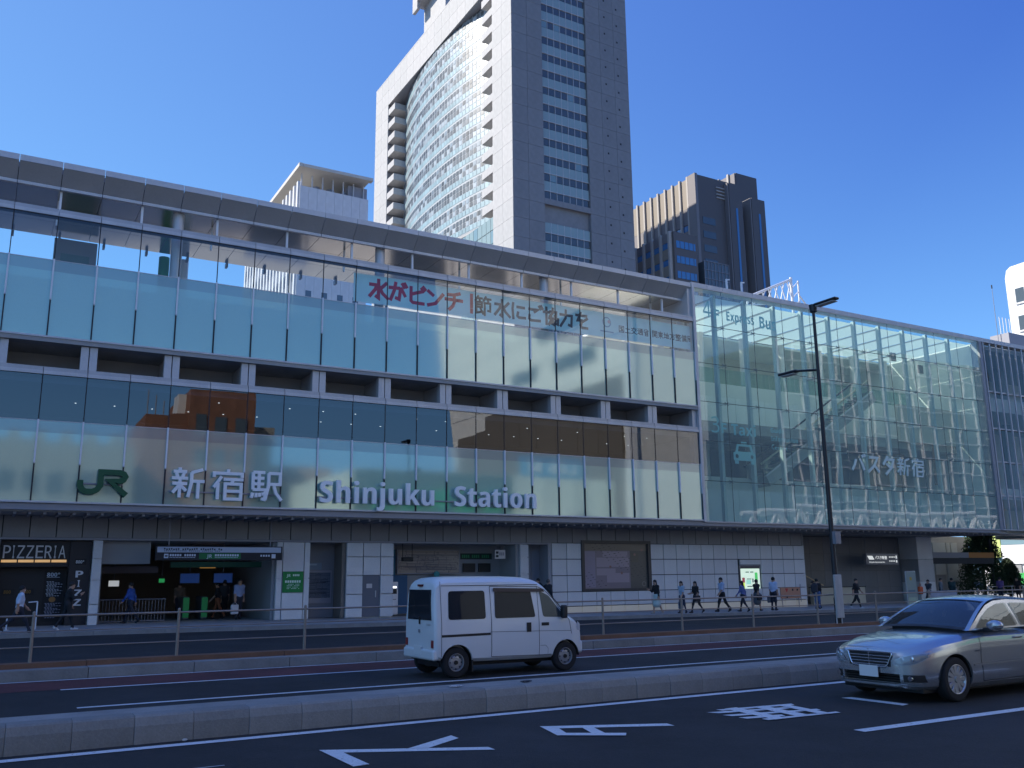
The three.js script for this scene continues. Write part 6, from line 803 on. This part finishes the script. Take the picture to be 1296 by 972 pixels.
{ // ---- white kei van, heading east
  const v = thing('delivery_van', 'white boxy delivery van driving beside the thin lane line', 'van', [9.16, 0, -16.72]), paint = phy([0.70, 0.71, 0.72], 0.35, { clearcoat: 0.6, clearcoatRoughness: 0.12 });
  const topT = [[-1.69, 1.5], [-1.665, 1.71], [-1.6, 1.82], [-1.48, 1.86], [-1.2, 1.875], [-0.2, 1.875], [0.3, 1.86], [0.56, 1.82], [0.72, 1.75], [0.86, 1.62], [1.06, 1.39], [1.24, 1.19], [1.33, 1.12], [1.46, 1.06], [1.57, 0.98], [1.64, 0.87], [1.675, 0.72], [1.69, 0.55]];
  const wT = [[-1.69, 0.66], [-1.66, 0.70], [-1.58, 0.725], [-1.2, 0.737], [1.0, 0.737], [1.35, 0.715], [1.55, 0.66], [1.65, 0.60], [1.69, 0.54]], bT = [[-1.69, 0.36], [-1.4, 0.30], [1.4, 0.28], [1.69, 0.33]];
  const tumble = (y) => Math.max(0, y - 0.98) * 0.13 + Math.max(0, 0.5 - y) * 0.12;
  const side = (x, y) => lerpT(wT, x) - tumble(y);
  const sec = (x) => { const t = lerpT(topT, x), w = lerpT(wT, x), b = lerpT(bT, x), r = Math.min(0.15, (t - b) * 0.25), e = w - tumble(t - r), h = (k) => t - r + (b + 0.06 - (t - r)) * k; return [[0, t], [e * 0.5, t - 0.008], [e - r * 1.05, t - 0.03], [e - r * 0.45, t - r * 0.42], [e - r * 0.08, t - r * 0.8], ...[0.12, 0.3, 0.5, 0.7, 0.88, 1].map((k) => [w - tumble(h(k)), h(k)]), [w - 0.09, b], [0, b]]; };
  const st = []; for (let i = 0; i <= 64; i++) st.push(-1.69 + 3.38 * i / 64); st.splice(1, 0, -1.675, -1.65); st.push(); 
  const arch = [-1.23, 1.22].flatMap((x) => [-1, 1].map((s) => new THREE.CylinderGeometry(0.325, 0.325, 0.32, 32).rotateX(Math.PI / 2).translate(x, 0.29, s * 0.68)));
  mesh('body', carve(loft(st, sec), arch, 0.5), paint, v);
  for (const x of [-1.23, 1.22]) for (const s of [-1, 1]) { wheel(v, x, 0.285, s * 0.615, 0.282, 0.155, s, 0, std([0.38, 0.38, 0.4], 0.4, { metalness: 0.6 })); const lin = new THREE.CylinderGeometry(0.322, 0.322, 0.2, 24, 1, true, Math.PI * 0.5, Math.PI).rotateX(Math.PI / 2).translate(x, 0.29, s * 0.59); const l = mesh('arch_liner', lin, std([0.015, 0.015, 0.015], 0.9, { side: THREE.DoubleSide }), v); }
  bx(v, 'underbody', M.black, -1.5, 1.5, 0.2, 0.3, -0.5, 0.5);
  for (const s of [1, -1]) {
    sidePanel(v, 'window', privacy, [[-1.42, 1.07], [-0.62, 1.07], [-0.62, 1.6], [-1.4, 1.6]], side, 0.007, s, 0.06);
    sidePanel(v, 'window', privacy, [[-0.42, 1.07], [0.5, 1.07], [0.42, 1.59], [-0.4, 1.6]], side, 0.007, s, 0.05);
    sidePanel(v, 'window', vanGlass, [[0.68, 1.07], [1.2, 1.05], [1.12, 1.14], [0.84, 1.48], [0.62, 1.58]], side, 0.007, s, 0.05);
    sidePanel(v, 'window_visor', std([0.05, 0.03, 0.03], 0.4), [[-0.44, 1.575], [0.74, 1.555], [0.7, 1.62], [-0.44, 1.65]], side, 0.03, s, 0.02);
    const ln = (p, w = 0.011) => sideLine(v, 'panel_gap', trim, p, w, side, 0.0035, s);
    ln([[-0.5, 0.36], [-0.5, 1.68]]); ln([[-0.5, 0.36], [0.6, 0.34]]); ln([[0.575, 0.34], [0.575, 1.66]]); ln([[-0.5, 1.68], [0.58, 1.66], [0.74, 1.6], [0.92, 1.44], [1.16, 1.12], [1.3, 1.0], [1.36, 0.72]]); ln([[0.6, 0.34], [0.86, 0.34]]); ln([[-0.52, 0.82], [0.57, 0.8], [1.35, 0.78]], 0.007); ln([[-1.56, 0.4], [-1.56, 1.78]], 0.009); ln([[-1.54, 1.7], [0.6, 1.7]], 0.012);
    if (s > 0) { ln([[-1.56, 0.775], [-0.52, 0.785]], 0.045); ln([[0.6, 0.52], [0.72, 0.52], [0.78, 0.46], [0.78, 0.36]], 0.006); }
    const h1 = part(v, 'door_handle'); mesh('cup', boxGeo(0.17, 0.06, 0.012), trim, h1).position.set(0.72, 0.93, s * (side(0.72, 0.93) + 0.004)); const h2 = part(v, 'door_handle'); mesh('cup', boxGeo(0.1, 0.18, 0.012), trim, h2).position.set(0.34, 0.88, s * (side(0.34, 0.88) + 0.004));
    const mi = part(v, 'mirror'); mesh('shell', new RoundedBoxGeometry(0.11, 0.26, 0.15, 3, 0.04).translate(1.14, 1.16, s * 0.79), trim, mi); mesh('arm', boxGeo(0.06, 0.05, 0.12), trim, mi).position.set(1.14, 1.1, s * 0.7);
    const hl = new THREE.Shape([[1.5, 0.8], [1.62, 0.78], [1.63, 0.92], [1.53, 1.0]].map(([a, b]) => new THREE.Vector2(a, b))); sidePanel(v, 'headlight', phy([0.6, 0.62, 0.65], 0.05, { clearcoat: 1 }), [[1.5, 0.79], [1.63, 0.76], [1.62, 0.9], [1.53, 0.965]], side, 0.008, s, 0.03);
  }
  // windscreen, rear window, bumpers and lamps
  const front = (y) => { for (let x = 1.69; x > 0.6; x -= 0.004) if (lerpT(topT, x) >= y) return x; return 0.7; };
  { const P = [], I = [], ny = 8, nz = 10; for (let i = 0; i <= ny; i++) for (let k = 0; k <= nz; k++) { const y = 1.2 + 0.53 * i / ny, x = front(y), zz = (-1 + 2 * k / nz) * (lerpT(wT, x) - tumble(y) - 0.13); P.push(x + 0.012, y + 0.01, zz); } for (let i = 0; i < ny; i++) for (let k = 0; k < nz; k++) { const a = i * (nz + 1) + k, b = a + 1, c = a + nz + 1, d = c + 1; I.push(a, c, b, b, c, d); } const g = new THREE.BufferGeometry(); g.setAttribute('position', new THREE.Float32BufferAttribute(P, 3)); g.setIndex(I); g.computeVertexNormals(); mesh('windscreen', g, privacy, v); }
  const rear = part(v, 'tailgate'); const rw = new THREE.Shape([[-0.52, 1.09], [0.52, 1.09], [0.47, 1.6], [-0.47, 1.6]].map(([a, b]) => new THREE.Vector2(a, b))); mesh('rear_window', new THREE.ExtrudeGeometry(rw, { depth: 0.02, bevelEnabled: true, bevelSize: 0.03, bevelThickness: 0.005, bevelSegments: 2 }).rotateY(-Math.PI / 2).translate(-1.68, 0, 0), privacy, rear); bx(rear, 'brake_lamp', std([0.12, 0.01, 0.01], 0.3), -1.70, -1.64, 1.69, 1.73, -0.1, 0.1); bx(rear, 'wiper', trim, -1.72, -1.7, 0.98, 1.12, 0.02, 0.05); bx(rear, 'badge', M.aluPale, -1.702, -1.69, 0.97, 1.0, 0.32, 0.5); bx(rear, 'emblem', M.aluDark, -1.702, -1.69, 0.82, 0.88, -0.04, 0.04); bx(rear, 'number_plate', std([0.7, 0.7, 0.7], 0.5), -1.735, -1.72, 0.42, 0.58, -0.17, 0.17);
  mesh('rear_bumper', new RoundedBoxGeometry(0.14, 0.2, 1.4, 3, 0.05).translate(-1.66, 0.43, 0), paint, v); for (const s of [-1, 1]) bx(v, 'tail_lamp', std([0.25, 0.02, 0.02], 0.3), -1.70, -1.64, 0.56, 0.7, s * 0.6 - 0.05, s * 0.6 + 0.05);
  mesh('front_bumper', new RoundedBoxGeometry(0.16, 0.26, 1.24, 3, 0.06).translate(1.62, 0.45, 0), paint, v); bx(v, 'mud_flap', trim, -0.9, -0.87, 0.1, 0.32, 0.5, 0.68);
  mesh('seat', new RoundedBoxGeometry(0.2, 0.7, 0.48, 3, 0.08).translate(0.24, 1.0, 0.33), trim, v); mesh('seat', new RoundedBoxGeometry(0.2, 0.7, 0.48, 3, 0.08).translate(0.24, 1.0, -0.33), trim, v);
}
{ // ---- silver saloon, heading west
  const v = thing('saloon_car', 'silver four-door saloon with a chrome barred grille on the near lane', 'car', [14.03, 0, -9.72]), paint = phy([0.50, 0.51, 0.525], 0.24, { metalness: 0.75, clearcoat: 1, clearcoatRoughness: 0.04 });
  const chrome = std([0.7, 0.7, 0.72], 0.12, { metalness: 1 });
  const topT = [[-2.29, 0.56], [-2.275, 0.66], [-2.22, 0.735], [-2.1, 0.785], [-1.8, 0.865], [-1.4, 0.925], [-1.0, 0.975], [-0.8, 0.99], [0.4, 1.0], [1.5, 1.03], [1.9, 1.04], [2.18, 1.01], [2.25, 0.9], [2.29, 0.7]];
  const wT = [[-2.29, 0.42], [-2.27, 0.53], [-2.21, 0.65], [-2.1, 0.74], [-1.95, 0.80], [-1.7, 0.85], [-1.35, 0.882], [-0.6, 0.885], [1.2, 0.885], [1.7, 0.86], [2.05, 0.80], [2.2, 0.72], [2.29, 0.58]], bT = [[-2.29, 0.28], [-2.2, 0.2], [-1.9, 0.185], [1.8, 0.2], [2.29, 0.34]];
  const prof = (y, t) => { const u = (y - 0.2) / (t - 0.2); return u > 0.72 ? -0.10 * Math.pow((u - 0.72) / 0.28, 2) : u < 0.35 ? -0.055 * Math.pow((0.35 - u) / 0.35, 1.6) : 0.0; };
  const side = (x, y) => lerpT(wT, x) + prof(y, lerpT(topT, x)) + 0.008 * Math.exp(-Math.pow((y - 0.74 - 0.03 * x) / 0.025, 2));
  const sec = (x) => { const t = lerpT(topT, x), w = lerpT(wT, x), b = lerpT(bT, x), H = (u) => b + (t - b) * u, hood = x < -0.8; const o = [[0, t], [w * 0.3, t - 0.004], [w * 0.55, t - 0.012], [w * 0.72, t - 0.016 - (hood ? 0.004 : 0)], [w * 0.80, t - 0.03], [w * 0.86, t - 0.052]]; for (const u of [0.88, 0.80, 0.74, 0.66, 0.55, 0.42, 0.3, 0.18, 0.08]) o.push([w + prof(H(u), t), H(u)]); o.push([w - 0.1, b], [0, b]); return o; };
  const st = []; for (const x of [-2.29, -2.282, -2.27, -2.25, -2.22, -2.18, -2.13]) st.push(x); for (let x = -2.06; x < 2.12; x += 0.07) st.push(x); st.push(2.16, 2.2, 2.24, 2.27, 2.29);
  const arch = [-1.47, 1.29].flatMap((x) => [-1, 1].map((s) => new THREE.CylinderGeometry(0.355, 0.355, 0.36, 40).rotateX(Math.PI / 2).translate(x, 0.325, s * 0.8)));
  const low = new THREE.BoxGeometry(0.2, 0.14, 1.0).translate(-2.27, 0.335, 0);
  mesh('body', carve(loft(st, sec), [...arch, low], 0.45), paint, v);
  for (const x of [-1.47, 1.29]) for (const s of [-1, 1]) { const wh = wheel(v, x, 0.318, s * 0.765, 0.316, 0.2, s, 12, std([0.55, 0.55, 0.57], 0.3, { metalness: 0.85 })); if (x < 0) wh.rotation.y += 0.0; mesh('arch_liner', new THREE.CylinderGeometry(0.353, 0.353, 0.24, 28, 1, true, Math.PI * 0.5, Math.PI).rotateX(Math.PI / 2).translate(x, 0.325, s * 0.73), std([0.012, 0.012, 0.012], 0.9, { side: THREE.DoubleSide }), v); }
  bx(v, 'underbody', M.black, -2.05, 2.05, 0.14, 0.24, -0.7, 0.7);
  // cabin: roof skin, pillars, glass
  const beltW = 0.80, roofW = 0.585, RX = [[-1.02, 0.985], [-0.75, 1.14], [-0.45, 1.29], [-0.2, 1.385], [0.05, 1.43], [0.4, 1.447], [0.8, 1.43], [1.1, 1.375], [1.4, 1.24], [1.72, 1.06]];
  const cabY = (x) => lerpT(RX, x), cabW = (y) => beltW - (beltW - roofW) * Math.pow(Math.max(0, (y - 0.985) / 0.42), 1.15), cside = (x, y) => cabW(y);
  const strip = (name, mat, xa, xb, za, zb, off, nx = 14, nz = 10) => { const P = [], I = []; for (let i = 0; i <= nx; i++) for (let k = 0; k <= nz; k++) { const x = xa + (xb - xa) * i / nx, y0 = cabY(x), e = cabW(y0), u = za + (zb - za) * k / nz, crown = 0.035 * (1 - u * u); P.push(x - off * 0.5, y0 + crown + off, u * e); } for (let i = 0; i < nx; i++) for (let k = 0; k < nz; k++) { const a = i * (nz + 1) + k, b = a + 1, c = a + nz + 1, d = c + 1; I.push(a, b, c, b, d, c); } const g = new THREE.BufferGeometry(); g.setAttribute('position', new THREE.Float32BufferAttribute(P, 3)); g.setIndex(I); g.computeVertexNormals(); return mesh(name, g, mat, v); };
  strip('windscreen', carGlass, -1.0, -0.2, -0.94, 0.94, 0.0); strip('roof', paint, -0.21, 1.12, -1, 1, 0.004, 18, 14); strip('rear_window', carGlass, 1.12, 1.7, -0.92, 0.92, 0); strip('windscreen_edge', trim, -1.03, -0.97, -0.96, 0.96, 0.004, 2, 10);
  strip('windscreen_header', trim, -0.235, -0.195, -0.94, 0.94, 0.006, 2, 10);
  for (const s of [-1, 1]) {
    strip('pillar', paint, -1.08, -0.18, s * 0.93, s * 1.02, 0.006, 14, 3); strip('pillar', paint, 1.1, 1.74, s * 0.9, s * 1.02, 0.006, 12, 3);
    const sw = (name, mat, pts, off) => sidePanel(v, name, mat, pts, cside, off, s, 0.03);
    sw('side_frame', paint, [[-1.0, 0.985], [1.66, 1.02], [1.35, 1.24], [1.08, 1.36], [0.75, 1.405], [0.35, 1.42], [0.0, 1.402], [-0.25, 1.34], [-0.55, 1.21]], -0.012);
    sw('door_window', carGlass, [[-0.8, 1.02], [0.28, 1.035], [0.28, 1.375], [0.02, 1.36], [-0.22, 1.3], [-0.5, 1.185]], 0.004); sw('door_window', carGlass, [[0.37, 1.035], [1.12, 1.05], [1.02, 1.29], [0.8, 1.36], [0.37, 1.375]], 0.004); sw('quarter_window', carGlass, [[1.17, 1.055], [1.4, 1.06], [1.2, 1.22], [1.08, 1.28]], 0.004);
    sideLine(v, 'window_trim', chrome, [[-0.92, 1.0], [0.3, 1.015], [1.46, 1.035]], 0.018, cside, 0.02, s);
    const ln = (p, w = 0.009) => sideLine(v, 'panel_gap', trim, p, w, side, 0.003, s); ln([[-0.84, 0.26], [-0.9, 0.55], [-0.88, 0.8], [-0.86, 0.93]]); ln([[0.33, 0.24], [0.33, 0.95]]); ln([[1.0, 0.3], [0.93, 0.55], [1.12, 0.78], [1.2, 0.95]]); ln([[-0.84, 0.26], [0.98, 0.28]]); sideLine(v, 'side_moulding', paint, [[-1.08, 0.5], [0.9, 0.54]], 0.03, side, 0.01, s);
    for (const x of [0.08, 0.98]) { const h = part(v, 'door_handle'); mesh('grip', new RoundedBoxGeometry(0.2, 0.032, 0.03, 2, 0.012).translate(x, 0.865, s * (side(x, 0.865) + 0.015)), paint, h); }
    const mi = part(v, 'mirror'); const ms = mesh('shell', new THREE.SphereGeometry(1, 20, 14).scale(0.085, 0.075, 0.13).translate(-0.62, 1.06, s * 0.98), paint, mi); mesh('arm', boxGeo(0.07, 0.045, 0.16), trim, mi).position.set(-0.6, 1.0, s * 0.87); mesh('glass', new THREE.CircleGeometry(0.065, 16).scale(1.5, 0.95, 1).rotateY(Math.PI / 2).translate(-0.545, 1.06, s * 0.98), std([0.5, 0.55, 0.6], 0.05, { metalness: 1 }), mi);
    sideLine(v, 'side_repeater', chrome, [[-1.02, 0.7], [-0.94, 0.705]], 0.02, side, 0.006, s);
    mesh('seat', new RoundedBoxGeometry(0.16, 0.62, 0.46, 3, 0.07).rotateZ(-0.2).translate(0.12, 0.95, s * 0.36), std([0.05, 0.05, 0.055], 0.8), v); mesh('headrest', new RoundedBoxGeometry(0.09, 0.17, 0.26, 3, 0.04).translate(0.2, 1.3, s * 0.36), std([0.05, 0.05, 0.055], 0.8), v);
  }
  bx(v, 'cabin_floor', M.black, -0.95, 1.6, 0.8, 0.9, -0.7, 0.7); mesh('dashboard', new RoundedBoxGeometry(0.4, 0.16, 1.3, 3, 0.06).translate(-0.72, 0.98, 0), M.black, v); mesh('steering_wheel', new THREE.TorusGeometry(0.17, 0.018, 8, 24).rotateY(Math.PI / 2).rotateZ(-0.4).translate(-0.35, 1.03, -0.36), M.black, v); mesh('rear_shelf', new RoundedBoxGeometry(0.5, 0.6, 1.3, 3, 0.08).translate(1.1, 0.9, 0), std([0.05, 0.05, 0.055], 0.8), v);
  // nose: hood lines, grille, lamps, intakes
  const noseX = (y, z) => { let x = -2.29; for (let k = 0; k < 200; k++) { x = -2.29 + k * 0.004; const t = lerpT(topT, x); if (t > y && side(x, y) >= Math.abs(z)) return x; } return x; };
  const patch = (parent, name, mat, y0f, y1f, z0, z1, off, ny = 6, nz = 10) => { const P = [], I = []; for (let i = 0; i <= ny; i++) for (let k = 0; k <= nz; k++) { const z = z0 + (z1 - z0) * k / nz, ya = y0f(z), yb = y1f(z), y = ya + (yb - ya) * i / ny, x = noseX(y, z), bend = Math.min(1, Math.max(0, (Math.abs(z) - 0.5) / 0.3)); P.push(x - off * (1 - 0.4 * bend), y, z + Math.sign(z) * off * 0.8 * bend); } for (let i = 0; i < ny; i++) for (let k = 0; k < nz; k++) { const a = i * (nz + 1) + k, b = a + 1, c = a + nz + 1, d = c + 1; I.push(a, c, b, b, c, d); } const g = new THREE.BufferGeometry(); g.setAttribute('position', new THREE.Float32BufferAttribute(P, 3)); g.setIndex(I); g.computeVertexNormals(); g.index.array.reverse(); g.computeVertexNormals(); mat.side = THREE.DoubleSide; return mesh(name, g, mat, parent); };
  const gr = part(v, 'grille'), gw = (y) => 0.30 + (y - 0.5) * 0.42; patch(gr, 'backing', std([0.012, 0.012, 0.014], 0.5), () => 0.5, () => 0.685, -0.37, 0.37, 0.006);
  for (let k = 0; k < 4; k++) { const y = 0.52 + k * 0.042, w = gw(y); mesh('bar', new RoundedBoxGeometry(0.03, 0.014, w * 2, 2, 0.006).translate(-2.298 + k * 0.006, y, 0), chrome, gr); } mesh('centre_bar', new RoundedBoxGeometry(0.03, 0.19, 0.014, 2, 0.006).translate(-2.292, 0.595, 0), chrome, gr);
  const tube = (pts, r, mat, parent, name) => mesh(name, new THREE.TubeGeometry(new THREE.CatmullRomCurve3(pts.map((p) => V3(...p)), false, 'catmullrom', 0.15), 40, r, 8), mat, parent); tube([[-2.275, 0.7, -0.4], [-2.285, 0.705, 0], [-2.275, 0.7, 0.4], [-2.288, 0.6, 0.36], [-2.3, 0.5, 0.3], [-2.305, 0.49, 0], [-2.3, 0.5, -0.3], [-2.288, 0.6, -0.36], [-2.275, 0.7, -0.4]], 0.016, chrome, gr, 'surround'); mesh('badge', new THREE.TorusGeometry(0.028, 0.005, 6, 20).rotateY(Math.PI / 2).translate(-2.285, 0.72, 0), chrome, gr);
  for (const s of [-1, 1]) {
    const hl = part(v, 'headlight'); const tz = (z) => Math.min(1, Math.max(0, (Math.abs(z) - 0.43) / 0.38)), a = (z) => 0.535 - 0.015 * tz(z) + 0.15 * Math.pow(tz(z), 5), b = (z) => 0.575 + 0.15 * Math.pow(tz(z), 0.55); patch(hl, 'bowl', std([0.2, 0.21, 0.23], 0.25, { metalness: 0.6 }), (z) => a(z) + 0.012, (z) => b(z) - 0.012, s * 0.45, s * 0.79, 0.004); for (const [z, y, r] of [[0.56, 0.605, 0.042], [0.67, 0.62, 0.046]]) { const m = mesh('lamp', new THREE.SphereGeometry(r, 16, 10).scale(0.28, 1, 0.8), chrome, hl); m.position.set(noseX(y, s * z) - 0.008, y, s * z); } patch(hl, 'lens', phy([0.75, 0.8, 0.85], 0.02, { transmission: 0.75, thickness: 0, ior: 1.7 }), a, b, s * 0.43, s * 0.8, 0.03);
    const fg = part(v, 'fog_lamp'); patch(fg, 'recess', std([0.02, 0.02, 0.022], 0.6), () => 0.3, () => 0.4, s * 0.55, s * 0.76, 0.006); const m = mesh('lamp', new THREE.CylinderGeometry(0.036, 0.036, 0.03, 16).rotateZ(Math.PI / 2), chrome, fg); m.position.set(noseX(0.35, s * 0.64) - 0.012, 0.35, s * 0.64);
    strip('hood_gap', trim, -1.06, -1.04, s * 0.2, s * 0.8, 0, 1, 4);
  }
  const it = part(v, 'lower_intake'); bx(it, 'mesh', std([0.01, 0.01, 0.011], 0.8), -2.18, -2.16, 0.27, 0.4, -0.5, 0.5); for (const y of [0.3, 0.335, 0.37]) bx(it, 'bar', trim, -2.22, -2.2, y, y + 0.008, -0.5, 0.5); patch(v, 'bumper_lip', paint, () => 0.235, () => 0.262, -0.72, 0.72, 0.03); bx(v, 'number_plate', std([0.75, 0.75, 0.75], 0.5), -2.335, -2.32, 0.345, 0.505, -0.165, 0.165); bx(v, 'plate_bracket', trim, -2.319, -2.29, 0.36, 0.49, -0.15, 0.15);
  tube([[-0.99, 1.0, -0.55], [-0.93, 1.035, 0.05], [-0.96, 1.02, 0.5]], 0.009, trim, v, 'wiper');
}
shade(scene);
renderer.render(scene, camera);
